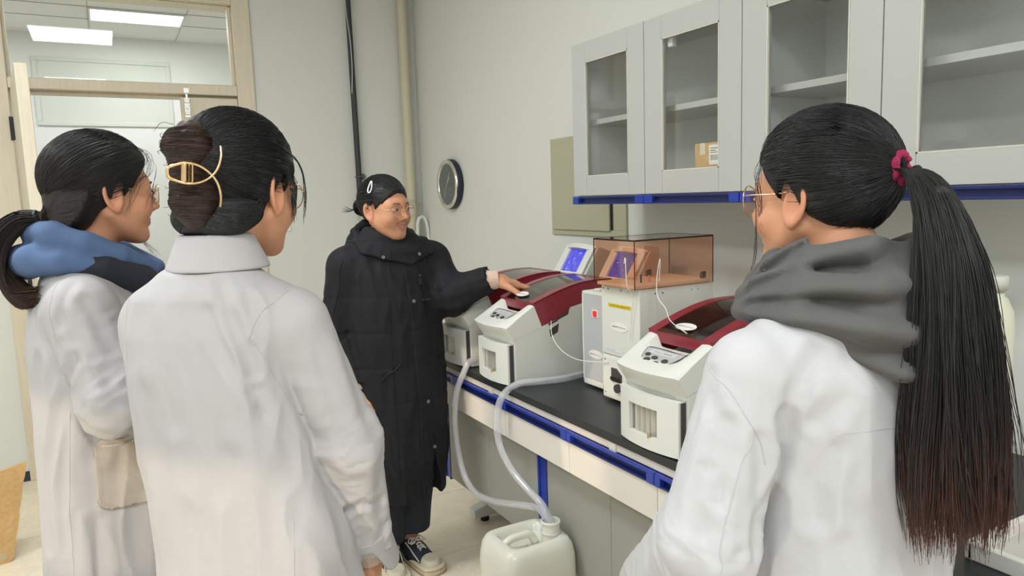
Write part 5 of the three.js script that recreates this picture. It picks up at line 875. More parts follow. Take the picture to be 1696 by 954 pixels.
// ===== student in the middle, back to the camera =====
{
  const o = thing('person', 'person in white lab coat with dark hair in a gold claw clip, seen from behind', 'person', [0.155, 0, -1.335], 2.5), r = rng(42);
  const m = headMatrix([-0.03, 1.53, 0.055], -0.22, 0.12, 0.0), neck = [V(-0.02, 1.49, 0.02), V(-0.01, 1.42, -0.005), V(0, 1.34, -0.02)];
  const aR = armOf(V(-0.14, 1.3, -0.005), V(-0.2, 1.075, 0.04), V(-0.19, 0.85, 0.13), [0.056, 0.058, 0.054], 0.0), aL = armOf(V(0.115, 1.3, 0), V(0.14, 1.1, 0.06), V(0.04, 1.06, 0.22), [0.058, 0.054, 0.05]);
  bodyMesh(o, m, { cell: 0.003 }, neck, [V(0, 1.05, 0), V(0.105, 0.24, 0.08)], [aR, aL], [
    [frameOf([-0.188, 0.812, 0.148], [0.05, -0.93, 0.3], [-1, 0.1, 0.1], false), { curl: [0.35, 0.4, 0.42, 0.45], spread: 0.03, thumb: [0.35, 0.3] }, 0.003], [frameOf([0.05, 1.06, 0.22], [-0.9, 0, 0.4], [0, 0.4, 1], true), {}, 0.006]], [[V(-0.08, 0.8, 0), V(-0.08, 0.45, 0.01), V(-0.08, 0.1, -0.02)], [V(0.08, 0.8, 0), V(0.08, 0.45, 0.01), V(0.08, 0.1, -0.02)]]);
  facialFeatures(o, m); eyeglasses(o, m, { r: 0.025 });
  const keys = [[0.5, -0.055, 0, 0.195, 0.16], [0.7, -0.05, 0, 0.18, 0.145], [0.9, -0.038, 0, 0.165, 0.13], [1.05, -0.014, -0.005, 0.148, 0.122], [1.2, 0.0, -0.012, 0.138, 0.116], [1.29, 0, -0.018, 0.13, 0.105], [1.35, 0, -0.02, 0.12, 0.088], [1.395, 0, -0.018, 0.075, 0.068]];
  const folds = [
    [[V(-0.057, 1.377, -0.086), V(-0.072, 1.339, -0.1), V(-0.1, 1.273, -0.101), V(-0.108, 1.237, -0.097)], 0.009, 0.007], [[V(-0.044, 1.332, -0.107), V(-0.062, 1.289, -0.114), V(-0.089, 1.237, -0.113), V(-0.103, 1.206, -0.1)], 0.01, 0.009],
    [[V(-0.077, 1.325, -0.102), V(-0.094, 1.283, -0.105), V(-0.106, 1.233, -0.099)], 0.008, 0.009], [[V(-0.1, 1.354, -0.08), V(-0.108, 1.335, -0.082)], 0.008, 0.006], [[V(-0.019, 1.333, -0.113), V(-0.015, 1.249, -0.127), V(-0.038, 1.159, -0.124), V(-0.05, 1.05, -0.125)], 0.018, 0.007],
    [[V(-0.105, 1.27, -0.098), V(-0.109, 1.176, -0.089), V(-0.12, 1.104, -0.065), V(-0.135, 1.035, -0.035)], 0.01, 0.009], [[V(0.034, 1.298, -0.126), V(0.028, 1.222, -0.132), V(0.019, 1.163, -0.13)], 0.015, 0.006], [[V(-0.178, 0.944, 0.033), V(-0.226, 0.964, 0.029), V(-0.247, 0.951, 0.073)], 0.008, 0.01],
    [[V(-0.16, 0.93, 0.06), V(-0.2, 0.91, 0.06), V(-0.24, 0.9, 0.1)], 0.008, 0.008], [[V(0.06, 1.2, -0.13), V(0.05, 1.0, -0.13), V(0.04, 0.8, -0.14)], 0.02, 0.007], [[V(-0.07, 1.1, -0.12), V(-0.08, 0.9, -0.125), V(-0.09, 0.7, -0.14)], 0.016, 0.008], [[V(0.0, 1.0, -0.13), V(-0.02, 0.7, -0.145)], 0.02, 0.006]];
  const cf = labCoat(keys, [aR, aL], { neck: V(0, 1.365, -0.02), seed: 3, folds, join: 0.012, neckHole: [V(-0.01, 1.43, 0.01), V(0.058, 0.08, 0.06)] });
  const coat = fieldPart(o, 'lab_coat', cf, [-0.32, 0.48, -0.24], [0.32, 1.44, 0.33], 0.0058, Q.coat, 'white lab coat');
  part(coat, 'sleeve_seam', merge([seam(cf, [V(-0.145, 1.359, -0.027), V(-0.133, 1.344, -0.06), V(-0.119, 1.331, -0.077), V(-0.109, 1.31, -0.088), V(-0.103, 1.286, -0.098)], 0.0011, 40, 0.0003), seam(cf, [V(0.12, 1.362, -0.01), V(0.118, 1.34, -0.06), V(0.115, 1.26, -0.11), V(0.12, 1.18, -0.1)], 0.0011, 40, 0.0003)]), Q.coat);
  part(coat, 'arm_seam', seam(cf, [V(-0.111, 1.281, -0.092), V(-0.135, 1.213, -0.07), V(-0.16, 1.136, -0.035), V(-0.175, 1.05, 0.0), V(-0.18, 0.95, 0.05)], 0.0011, 40, 0.0003), Q.coat);
  part(coat, 'side_seam', seam(cf, [V(-0.125, 0.98, -0.06), V(-0.135, 0.85, -0.07), V(-0.15, 0.7, -0.08), V(-0.17, 0.52, -0.09)], 0.0011, 40, 0.0003), Q.coat);
  fieldPart(coat, 'collar', collarField([-0.008, -0.002], 1.454, 0.06, 0.056, 0.024, 0.015), [-0.13, 1.35, -0.13], [0.13, 1.47, 0.1], 0.0038, Q.coat);
  // loose cuff with hanging tab
  const cuffF = (x, y, z) => { const p = [x - aR.w[0], y - aR.w[1], z - aR.w[2]], t = p[0] * aR.dir[0] + p[1] * aR.dir[1] + p[2] * aR.dir[2], q = Math.hypot(p[0] - t * aR.dir[0], p[1] - t * aR.dir[1], p[2] - t * aR.dir[2]), an = Math.atan2(p[0], p[2]), R = 0.051 + 0.004 * Math.sin(an * 2 + 1) + 0.1 * Math.max(0, t), end = -0.015 + 0.085 * Math.max(0, Math.sin(an + 2.62)); return smax(smax(Math.abs(q - R) - 0.0042, -0.04 - t, 0.004), t - end, 0.004); };
  fieldPart(coat, 'cuff', cuffF, [-0.3, 0.72, 0.02], [-0.08, 0.95, 0.26], 0.0035, Q.coat);
  part(coat, 'cuff_tab', (() => { const c = crv([[-0.165, 0.85, 0.07], [-0.158, 0.8, 0.068], [-0.163, 0.74, 0.075], [-0.17, 0.7, 0.078]], 16), pos = []; const g = merge(c.slice(0, -1).map((p, i) => { const q = c[i + 1], b = new THREE.BoxGeometry(0.014, Math.hypot(q[0] - p[0], q[1] - p[1], q[2] - p[2]) * 1.15, 0.003); b.lookAt(new THREE.Vector3(-1, 0, 0.2)); b.translate((p[0] + q[0]) / 2, (p[1] + q[1]) / 2, (p[2] + q[2]) / 2); return b; })); return g; })(), Q.coat);
  part(o, 'sweater_cuff', cuffGeo(aR, -0.03, 0.045, 0.043, 0.035), mat(C(0.66, 0.52, 0.42), 0.9), 'beige ribbed cuff');
  trousers(o, V(0, 0.78, 0), [[V(-0.08, 0.78, 0), V(-0.085, 0.45, 0.01), V(-0.085, 0.09, -0.02)], [V(0.08, 0.78, 0), V(0.085, 0.45, 0.01), V(0.085, 0.09, -0.02)]], Q.navy);
  const sm = { sole: mat(C(0.7, 0.68, 0.62), 0.6), upper: mat(C(0.6, 0.6, 0.58), 0.7) }; shoe(o, [0.085, 0, -0.08], 0.1, sm); shoe(o, [-0.085, 0, -0.08], -0.1, sm);
  // hair: smooth black cap, twisted brown bun held by a claw clip
  const hg = new THREE.Group(); hg.name = 'hair'; hg.applyMatrix4(m); o.add(hg);
  const line = (z) => (z < -0.02 ? lerp(-0.09, -0.035, clamp((z + 0.09) / 0.07, 0, 1)) : hairline(z)), R = [0.089, 0.107, 0.112], capF = hairCap(line, R);
  const lobes = [[V(0.004, 0.052, -0.116), V(0.042, 0.042, 0.038)], [V(0.0, 0.008, -0.122), V(0.03, 0.036, 0.026)], [V(-0.004, -0.036, -0.112), V(0.041, 0.042, 0.036)]];
  const bun = (x, y, z) => { let d = 9; for (const [c, s] of lobes) d = smin(d, ell(x, y, z, c, s), 0.008); return d - 0.006 * N3(x * 24, y * 40, z * 24) - 0.002 * N3(x * 60, y * 120, z * 60); };
  part(hg, 'hair_mass', meshField(capF, [-0.11, -0.12, -0.15], [0.11, 0.16, 0.12], 0.004, flat(INK)), Q.hair);
  const low = (x, y, z) => smin(ell(x, y, z, V(0, -0.06, -0.075), V(0.07, 0.036, 0.045)), ell(x, y, z, V(0, -0.045, -0.05), V(0.078, 0.04, 0.05)), 0.02);
  part(hg, 'nape_roll', meshField(low, [-0.1, -0.13, -0.15], [0.1, 0.02, 0.02], 0.004, flat(INK)), Q.hair);
  part(hg, 'bun', meshField(bun, [-0.08, -0.1, -0.19], [0.08, 0.14, -0.04], 0.004, flat([0.028, 0.014, 0.011])), Q.hair, 'twisted brown bun');
  const lines = combed(r, 2200, [0, 0.05, -1], line, 0.0004, R);
  for (let i = 0; i < 420; i++) { const s = r() < 0.5 ? 1 : -1, y0 = -0.02 - r() * 0.06; lines.push(crv([[s * 0.082, y0 + 0.02, 0.0 - r() * 0.03], [s * 0.074, y0 - 0.01, -0.05], [s * 0.045, y0 - 0.012, -0.1 - r() * 0.01], [s * 0.01, y0 + 0.01, -0.125]], 12).map((p) => surf((x, y, z) => Math.min(low(x, y, z), capF(x, y, z)) - 0.001, p, 2))); }
  part(hg, 'strands', strandGeo(lines, 0.00055, () => shade(r, INK, [0.016, 0.013, 0.012], 0.6, 0.6)), Q.hair).userData.kind = 'stuff';
  const bl = []; for (let i = 0; i < 900; i++) { const [c, s] = lobes[Math.floor(r() * 3)], a = r() * 6.28, b = (r() - 0.5) * 2.4, q = []; for (let k = 0; k <= 10; k++) { const t = a + k * 0.2, w = 1.03 + 0.02 * r(); q.push([c[0] + s[0] * w * Math.cos(t) * Math.cos(b * 0.6), c[1] + s[1] * w * Math.sin(b * 0.62), c[2] + s[2] * w * Math.sin(t) * Math.cos(b * 0.6)]); } bl.push(laid(q, bun, 0.02, 0.0008)); }
  for (let i = 0; i < 34; i++) { const [c, s] = lobes[i % 3], y = c[1] + (r() - 0.5) * 0.06, a = r() * 3.14 + 3.14, e = 1.05 + r() * 0.35; bl.push(crv([0, 0.5, 1].map((k) => [c[0] + s[0] * Math.cos(a + k * 0.9) * lerp(1, e, k), y + (r() - 0.5) * 0.02 * k, c[2] + s[2] * Math.sin(a + k * 0.9) * lerp(1, e, k)]), 8)); }
  part(hg, 'bun_strands', strandGeo(bl, 0.0005, () => shade(r, [0.03, 0.015, 0.011], [0.075, 0.03, 0.016], 0.4, 0.9)), Q.hair).userData.kind = 'stuff';
  const loose = []; for (let i = 0; i < 40; i++) { const s = -1; loose.push(laid(crv([[s * 0.08, 0.03 + r() * 0.02, 0.025 + r() * 0.025], [s * 0.077, 0.0, 0.035 + r() * 0.02], [s * 0.073, -0.03 - r() * 0.03, 0.04 + r() * 0.02]], 9), capF, 0.012)); }
  for (let i = 0; i < 14; i++) loose.push(laid(crv([[-0.04, 0.085, 0.075], [-0.058, 0.045, 0.088 + r() * 0.006], [-0.066, 0.0, 0.088 + r() * 0.01], [-0.066, -0.03 - r() * 0.03, 0.086 + r() * 0.01]], 12), capF, 0.015));
  part(hg, 'loose_hairs', strandGeo(loose, 0.0004, () => shade(r, INK, INK, 0.6, 0.6)), Q.hair).userData.kind = 'stuff';
  // gold claw clip on the right of the bun
  const cg = new THREE.Group(); cg.name = 'claw_clip'; o.add(cg); cg.applyMatrix4(m);
  const x0 = -0.04, bow = (s) => crv([[x0 + 0.02, 0.003 + s * 0.011, -0.172], [x0 + 0.006, 0.003 + s * 0.0155, -0.162], [x0 - 0.004, 0.003 + s * 0.013, -0.145], [x0 - 0.012, 0.003 + s * 0.002, -0.129], [x0 - 0.018, 0.003 - s * 0.012, -0.121], [x0 - 0.021, 0.003 - s * 0.032, -0.117], [x0 - 0.018, 0.003 - s * 0.048, -0.115]], 30);
  for (const s of [1, -1]) part(cg, 'jaw', tube(bow(s), 0.0022, 60, 8), Q.gold);
  part(cg, 'hinge_loop', tube(crv([[x0 + 0.02, 0.014, -0.172], [x0 + 0.025, 0.01, -0.177], [x0 + 0.026, 0.003, -0.178], [x0 + 0.025, -0.004, -0.177], [x0 + 0.02, -0.008, -0.172]], 20), 0.0028, 30, 8), Q.gold);
  part(cg, 'spring', merge([box(x0 + 0.003, x0 + 0.012, -0.011, 0.017, -0.166, -0.163, 0.001), box(x0 - 0.002, x0 + 0.006, -0.011, 0.017, -0.157, -0.154, 0.001)]), Q.gold);
}

// ===== student on the right with the long ponytail =====
{
  const o = thing('person', 'person in white lab coat and grey hood with a long black ponytail', 'person', [0.985, 0, -0.745], 3.19), r = rng(43);
  const m = headMatrix([0.0, 1.487, 0.03], 0.12, 0.02, 0.0), neck = [V(0, 1.45, 0.0), V(0, 1.38, -0.02), V(0, 1.29, -0.03)];
  const aL = armOf(V(0.19, 1.235, 0.0), V(0.248, 0.98, 0.03), V(0.2, 0.82, 0.2), [0.064, 0.07, 0.06]), aR = armOf(V(-0.175, 1.23, 0), V(-0.19, 1.0, 0.06), V(-0.07, 1.0, 0.17), [0.07, 0.064, 0.055]);
  bodyMesh(o, m, { cell: 0.003 }, neck, [V(0, 1.0, 0), V(0.12, 0.24, 0.08)], [aR, aL], [[frameOf([0.2, 0.82, 0.2], [-0.2, -0.4, 0.9], [0.6, 0.7, 0], true), {}, 0.005], [frameOf([-0.07, 1.0, 0.17], [0.9, -0.1, 0.3], [-0.3, 0.9, 0], false), {}, 0.005]], [[V(-0.08, 0.75, 0), V(-0.08, 0.42, 0.01), V(-0.08, 0.1, -0.02)], [V(0.08, 0.75, 0), V(0.08, 0.42, 0.01), V(0.08, 0.1, -0.02)]]);
  facialFeatures(o, m); eyeglasses(o, m, { r: 0.025 });
  const keys = [[0.5, 0.01, 0, 0.2, 0.2], [0.7, 0, 0, 0.195, 0.18], [0.9, -0.01, -0.005, 0.185, 0.16], [1.02, -0.012, -0.01, 0.18, 0.15], [1.14, -0.008, -0.018, 0.178, 0.142], [1.22, 0, -0.022, 0.175, 0.13], [1.285, 0, -0.024, 0.145, 0.108], [1.34, 0, -0.024, 0.1, 0.085]];
  const folds = [
    [[V(0.192, 1.185, -0.061), V(0.18, 1.115, -0.045), V(0.2, 1.079, -0.05), V(0.225, 1.046, -0.047), V(0.235, 0.99, -0.045)], 0.01, 0.015], [[V(0.151, 1.274, -0.081), V(0.185, 1.218, -0.072), V(0.193, 1.189, -0.062), V(0.19, 1.16, -0.059)], 0.012, 0.01],
    [[V(0.262, 1.214, 0.008), V(0.272, 1.171, -0.005), V(0.28, 1.12, -0.005)], 0.01, 0.007], [[V(0.255, 1.24, 0.02), V(0.268, 1.172, 0.035)], 0.01, 0.006], [[V(0.146, 1.14, -0.107), V(0.161, 1.092, -0.084), V(0.158, 1.037, -0.088)], 0.014, 0.01], [[V(0.137, 1.214, -0.115), V(0.156, 1.178, -0.092)], 0.012, 0.008],
    [[V(0.234, 1.157, -0.053), V(0.228, 1.113, -0.052), V(0.233, 1.069, -0.05)], 0.009, 0.009], [[V(0.285, 1.11, 0.0), V(0.3, 1.068, 0.004), V(0.301, 1.028, -0.008)], 0.009, 0.007], [[V(0.261, 1.18, -0.021), V(0.269, 1.13, -0.023), V(0.275, 1.07, -0.02)], 0.009, 0.007], [[V(0.1, 1.05, -0.15), V(0.04, 0.95, -0.17), V(0.02, 0.8, -0.18)], 0.02, 0.009],
    [[V(0.05, 1.1, -0.16), V(-0.03, 1.0, -0.17)], 0.016, 0.006], [[V(0.26, 1.0, -0.04), V(0.29, 0.97, -0.01)], 0.009, 0.008], [[V(0.14, 1.0, -0.12), V(0.14, 0.85, -0.14)], 0.014, 0.01]];
  const cf = labCoat(keys, [aR, aL], { neck: V(0, 1.315, -0.02), seed: 11, folds, join: 0.008, shoulder: 0.06, neckHole: [V(0, 1.37, 0.01), V(0.06, 0.08, 0.065)] });
  const coat = fieldPart(o, 'lab_coat', cf, [-0.35, 0.48, -0.26], [0.35, 1.39, 0.32], 0.0056, Q.coatWhite, 'white lab coat');
  part(coat, 'sleeve_seam', seam(cf, [V(0.225, 1.275, 0.04), V(0.248, 1.247, 0.027), V(0.256, 1.227, -0.017), V(0.248, 1.188, -0.044), V(0.234, 1.16, -0.052), V(0.22, 1.12, -0.052)], 0.0012, 40, 0.0003), Q.coatWhite);
  part(coat, 'arm_seam', seam(cf, [V(0.24, 1.161, -0.05), V(0.257, 1.13, -0.043), V(0.268, 1.087, -0.038), V(0.282, 1.037, -0.034), V(0.285, 0.95, -0.02)], 0.0012, 40, 0.0003), Q.coatWhite);
  part(coat, 'yoke_seam', seam(cf, [V(0.14, 1.165, -0.117), V(0.084, 1.168, -0.144), V(0.0, 1.165, -0.16)], 0.0008, 30, 0.0003), Q.coatWhite);
  fieldPart(coat, 'collar', collarField([0, -0.012], 1.35, 0.06, 0.082, 0.05, 0.05), [-0.17, 1.26, -0.17], [0.17, 1.37, 0.13], 0.004, Q.coatWhite);
  // grey hood bunched round the neck and hanging down the back
  const layers = [
    pathDist([V(0.06, 1.35, 0.1), V(0.09, 1.385, 0.04), V(0.095, 1.4, -0.03), V(0.06, 1.402, -0.095), V(-0.01, 1.4, -0.115), V(-0.07, 1.4, -0.085), V(-0.095, 1.39, -0.02), V(-0.06, 1.35, 0.1)], [0.018, 0.02, 0.021, 0.021, 0.021, 0.021, 0.02, 0.018]),
    pathDist([V(0.07, 1.325, 0.11), V(0.115, 1.35, 0.035), V(0.122, 1.362, -0.04), V(0.085, 1.355, -0.12), V(0.0, 1.345, -0.15), V(-0.09, 1.36, -0.12), V(-0.12, 1.365, -0.03)], [0.02, 0.022, 0.024, 0.024, 0.025, 0.024, 0.022]),
    pathDist([V(0.075, 1.295, 0.115), V(0.128, 1.315, 0.03), V(0.14, 1.322, -0.04), V(0.105, 1.3, -0.125), V(0.03, 1.272, -0.172), V(-0.05, 1.28, -0.17), V(-0.12, 1.31, -0.11), V(-0.14, 1.33, -0.02)], [0.02, 0.023, 0.026, 0.027, 0.028, 0.028, 0.026, 0.022]),
    pathDist([V(0.12, 1.29, -0.08), V(0.075, 1.245, -0.155), V(0.0, 1.215, -0.18), V(-0.07, 1.235, -0.17), V(-0.12, 1.27, -0.11)], [0.014, 0.018, 0.02, 0.018, 0.014])];
  const hf = (x, y0, z) => { const y = y0 - 0.008 * sstep(1.36, 1.26, y0); let d = layers[0](x, y, z); for (let i = 1; i < 4; i++) d = smin(d, layers[i](x, y, z), 0.015); d = smin(d, ell(x, y, z, V(0, 1.32, -0.115), V(0.11, 0.09, 0.055)), 0.012); const ph = Math.abs(Math.atan2(x, -z)), fan = (y - 1.3) / (2.9 - ph); d -= 0.0045 * N3(x * 12 + 3, y * 16, z * 12) + 0.006 * Math.sin(fan * 230 + 0.8 + 2.2 * N3(x * 6, y * 6, z * 6)) * sstep(2.3, 1.6, ph); d = smin(d, ell(x, y, z, V(0, 1.325, -0.025), V(0.125, 0.08, 0.125)), 0.012); return smax(d, -chain(x, y, z, [V(0, 1.3, 0.0), V(0, 1.5, 0.01)], [0.05, 0.06]), 0.012); };
  fieldPart(o, 'hood', hf, [-0.2, 1.19, -0.23], [0.2, 1.45, 0.15], 0.0055, Q.greyHood, 'grey sweatshirt hood bunched at the neck');
  trousers(o, V(0, 0.75, 0), [[V(-0.08, 0.75, 0), V(-0.085, 0.42, 0.01), V(-0.085, 0.09, -0.02)], [V(0.08, 0.75, 0), V(0.085, 0.42, 0.01), V(0.085, 0.09, -0.02)]], Q.navy);
  const sm = { sole: mat(C(0.7, 0.7, 0.68), 0.6), upper: mat(C(0.1, 0.1, 0.11), 0.7) }; shoe(o, [0.085, 0, -0.08], 0.1, sm); shoe(o, [-0.085, 0, -0.08], -0.1, sm);
  // hair
  const hg = new THREE.Group(); hg.name = 'hair'; hg.applyMatrix4(m); o.add(hg);
  const R = [0.09, 0.106, 0.112], capF = hairCap(hairline, R), G = V(0, 0.034, -0.118);
  part(hg, 'hair_mass', meshField((x, y, z) => capF(x, y, z), [-0.11, -0.12, -0.17], [0.11, 0.16, 0.12], 0.004, flat(INK)), Q.hair);
  const lines = combed(r, 4200, [0, 0.04, -1], hairline, 0.0004, R, HC, 12, 0.004, G);
  part(hg, 'strands', strandGeo(lines, 0.0005, () => shade(r, INK, INK, 0.6, 0.6)), Q.hair).userData.kind = 'stuff';
  const wisps = []; for (let i = 0; i < 6; i++) wisps.push(laid(crv([[0.05, 0.085, 0.06], [0.066, 0.03, 0.068], [0.064, -0.04, 0.068 + r() * 0.004], [0.062, -0.1, 0.072 + r() * 0.006], [0.066, -0.14 - r() * 0.02, 0.088 + r() * 0.01]], 14), capF, 0.012)); for (let i = 0; i < 16; i++) { const s = r() < 0.7 ? 1 : -1; wisps.push(laid(crv([[s * 0.05, 0.09 + r() * 0.015, 0.05 + r() * 0.015], [s * 0.066, 0.045, 0.058 + r() * 0.014], [s * 0.066, 0.005 - r() * 0.02, 0.056 + r() * 0.014], [s * 0.064, -0.01 - r() * 0.04, 0.056 + r() * 0.012]], 12), capF, 0.014)); }
  part(hg, 'loose_hairs', strandGeo(wisps, 0.0003, () => shade(r, INK, INK, 0.6, 0.6)), Q.hair).userData.kind = 'stuff';
  const sc = (x, y, z) => { const dx = x - G[0], dy = y - G[1], dz = z - G[2], nx = 0, ny = 0.2, nz = -0.98, t = dy * ny + dz * nz, q = Math.hypot(dx, dy - t * ny, dz - t * nz); return Math.hypot(q - 0.019, t * 0.62) - 0.0085 - 0.0025 * N3(dx * 70, dy * 70, dz * 70) - 0.0012 * Math.sin(Math.atan2(dx, dy) * 9 + t * 300); };
  part(hg, 'scrunchie', meshField(sc, [-0.045, -0.016, -0.168], [0.045, 0.085, -0.082], 0.003), Q.magenta, 'magenta fabric hair tie');
  // ponytail in the person's own axes (hangs straight down)
  const tie = new THREE.Vector3(...G).applyMatrix4(m), tail = [], guide = [[0, 0, 0, 0.016], [0.002, -0.006, -0.028, 0.022], [0.006, -0.045, -0.058, 0.034], [0.012, -0.13, -0.085, 0.052], [0.02, -0.24, -0.1, 0.066], [0.016, -0.36, -0.104, 0.08], [0.012, -0.46, -0.106, 0.082], [0.01, -0.53, -0.108, 0.078]];
  const gc = new THREE.CatmullRomCurve3(guide.map((g) => new THREE.Vector3(g[0] + tie.x, g[1] + tie.y, g[2] + tie.z))), rad = (t) => { const s = t * (guide.length - 1), i = Math.min(guide.length - 2, Math.floor(s)); return lerp(guide[i][3], guide[i + 1][3], s - i); };
  const core = [], rr = []; for (let i = 1; i < guide.length - 1; i++) { const p = gc.getPoint(i / (guide.length - 1)); core.push([p.x, p.y, p.z]); rr.push(guide[i][3] * (i < 2 ? 0.3 : 0.5)); }
  part(o, 'ponytail_core', meshField((x, y, z) => { let d = chain(x, y, z, core, rr, 0.02); return d + 0.35 * Math.max(0, Math.abs(z - lerp(tie.z - 0.03, tie.z - 0.1, clamp((tie.y - y) / 0.2, 0, 1))) - 0.03) - 0.006 * N3(x * 45, y * 4, z * 45); }, [tie.x - 0.13, tie.y - 0.54, tie.z - 0.22], [tie.x + 0.12, tie.y + 0.05, tie.z + 0.03], 0.006, flat(INK)), Q.hair);
  for (let i = 0; i < 3800; i++) {
    const a = r() * 6.28, q = 0.3 + 0.73 * Math.sqrt(r()), ca = Math.cos(a) * q, sa = Math.sin(a) * q * 0.62, end = 0.8 + 0.22 * r() - 0.1 * q * r(), ph = r() * 20, l = [], stray = r() < 0.06 ? 0.03 + 0.05 * r() : 0.005, sd = r() < 0.5 ? -1 : 1;
    for (let k = 0; k <= 22; k++) { const t = (k / 22) * end, p = gc.getPoint(Math.min(1, t)), R2 = rad(Math.min(1, t)), ov = Math.max(0, t - 1) * 0.5; const clump = 0.2 * N3(a * 2.2, t * 2.2, q * 3) * Math.min(1, t * 4); l.push([p.x + (ca + clump) * R2 * 1.15 + sd * stray * t * t * Math.abs(N3(ph, t * 2, 3)) * 2 + 0.004 * N3(ph, t * 5, 0), p.y - ov, p.z + (sa + 0.5 * clump) * R2 + 0.004 * N3(ph, t * 5, 9) - stray * 0.4 * t * t]); }
    tail.push(l);
  }
  part(o, 'ponytail', strandGeo(tail, 0.0006, () => { const k = 0.75 + 0.6 * r(); return (t) => { const w = sstep(0.8, 1, t); return [lerp(0.016, 0.085, w) * k, lerp(0.015, 0.036, w) * k, lerp(0.0155, 0.026, w) * k]; }; }), Q.hair, 'long black ponytail with reddish tips').userData.kind = 'stuff';
}

// ===== student on the left with the blue hood =====
{
  const o = thing('person', 'person in white lab coat with blue hood and glasses in profile by the door', 'person', [-0.03, 0, -1.88], 1.45), r = rng(44);
  const m = headMatrix([0.0, 1.542, 0.03], 0.4, 0.05, 0.0), neck = [V(0, 1.5, 0.01), V(0, 1.43, -0.01), V(0, 1.34, -0.02)];
  const aR = armOf(V(-0.16, 1.3, -0.015), V(-0.22, 1.115, 0.04), V(-0.115, 1.08, 0.24), [0.066, 0.066, 0.055]), aL = armOf(V(0.155, 1.3, 0), V(0.2, 1.1, 0.05), V(0.06, 1.12, 0.24), [0.075, 0.07, 0.055]);
  bodyMesh(o, m, { cell: 0.0025 }, neck, [V(0, 1.05, 0), V(0.105, 0.24, 0.08)], [aR, aL], [[frameOf([-0.11, 1.08, 0.24], [0.8, 0.1, 0.6], [-0.3, 0.3, 0.9], false), {}, 0.005], [frameOf([0.06, 1.12, 0.24], [-0.8, 0.1, 0.4], [0.3, 0.3, 0.9], true), {}, 0.005]], [[V(-0.08, 0.8, 0), V(-0.08, 0.45, 0.01), V(-0.08, 0.1, -0.02)], [V(0.08, 0.8, 0), V(0.08, 0.45, 0.01), V(0.08, 0.1, -0.02)]]);
  facialFeatures(o, m); eyeglasses(o, m, { r: 0.023 });
  const keys = [[0.62, 0, 0.01, 0.225, 0.175], [0.8, 0, 0.01, 0.205, 0.165], [0.95, 0, 0.005, 0.19, 0.155], [1.1, 0, 0, 0.185, 0.145], [1.2, 0, -0.01, 0.18, 0.135], [1.29, 0, -0.018, 0.16, 0.115], [1.35, 0, -0.02, 0.12, 0.09], [1.39, 0, -0.02, 0.08, 0.072]];
  const folds = [
    [[V(-0.245, 1.21, -0.02), V(-0.215, 1.163, -0.045), V(-0.183, 1.106, -0.068), V(-0.167, 1.013, -0.096), V(-0.151, 0.942, -0.113), V(-0.15, 0.8, -0.13)], 0.011, 0.016], [[V(-0.189, 1.094, -0.053), V(-0.186, 1.015, -0.069), V(-0.183, 0.947, -0.078), V(-0.19, 0.8, -0.09)], 0.008, 0.007],
    [[V(-0.226, 1.295, -0.035), V(-0.244, 1.252, -0.009), V(-0.259, 1.218, 0.014)], 0.009, 0.009], [[V(-0.221, 1.321, 0.004), V(-0.232, 1.266, 0.026), V(-0.243, 1.223, 0.045)], 0.01, 0.007], [[V(-0.281, 1.159, 0.038), V(-0.289, 1.134, 0.058), V(-0.284, 1.117, 0.082)], 0.009, 0.007], [[V(-0.14, 1.195, -0.106), V(-0.13, 1.067, -0.119), V(-0.129, 0.937, -0.127), V(-0.13, 0.75, -0.15)], 0.014, 0.01],
    [[V(-0.197, 1.356, -0.018), V(-0.22, 1.324, -0.033), V(-0.223, 1.277, -0.044)], 0.009, 0.007], [[V(-0.19, 1.06, 0.0), V(-0.19, 1.0, -0.01)], 0.014, 0.01], [[V(-0.18, 1.06, 0.08), V(-0.185, 1.03, 0.06)], 0.012, 0.008], [[V(-0.2, 0.86, -0.02), V(-0.21, 0.7, -0.03)], 0.012, 0.009]];
  const cf = labCoat(keys, [aR, aL], { neck: V(0, 1.36, -0.02), seed: 19, folds, join: 0.01, shoulder: 0.058, neckHole: [V(0, 1.43, 0.01), V(0.058, 0.09, 0.06)] });
  const coat = fieldPart(o, 'lab_coat', cf, [-0.34, 0.6, -0.24], [0.34, 1.43, 0.36], 0.006, Q.coat, 'worn white lab coat');
  part(coat, 'sleeve_seam', seam(cf, [V(-0.138, 1.368, -0.033), V(-0.201, 1.337, -0.054), V(-0.211, 1.3, -0.06), V(-0.217, 1.246, -0.051), V(-0.232, 1.225, -0.036)], 0.0012, 40, 0.0003), Q.coat);
  part(coat, 'side_seam', seam(cf, [V(-0.189, 1.094, -0.05), V(-0.19, 1.0, -0.06), V(-0.195, 0.85, -0.07), V(-0.21, 0.7, -0.08)], 0.0012, 40, 0.0003), Q.coat);
  // patch pocket with stained linen tone
  const stained = new THREE.MeshPhysicalMaterial({ color: C(1, 1, 1), roughness: 0.9, map: noiseTex(256, (u, v) => { const k = clamp(0.5 + 0.5 * tileN(u, v, 7) + 0.35 * tileN(u, v, 18, 4), 0, 1); return [lerp(182, 168, k), lerp(176, 155, k), lerp(172, 138, k)]; }, true, 3) });
  const pk = (x, y, z) => Math.max(cf(x, y, z) - 0.0065, -(cf(x, y, z) + 0.012), x + 0.06, smax(Math.abs(y - 0.955) - 0.075, Math.abs(z - 0.065) - 0.08, 0.03));
  fieldPart(coat, 'patch_pocket', pk, [-0.3, 0.85, -0.05], [-0.05, 1.06, 0.18], 0.0055, stained, 'patch pocket with beige stains');
  part(coat, 'pocket_hem', seam(pk, [[-0.25, 1.022, -0.01], [-0.25, 1.022, 0.06], [-0.22, 1.022, 0.14]], 0.003), stained);
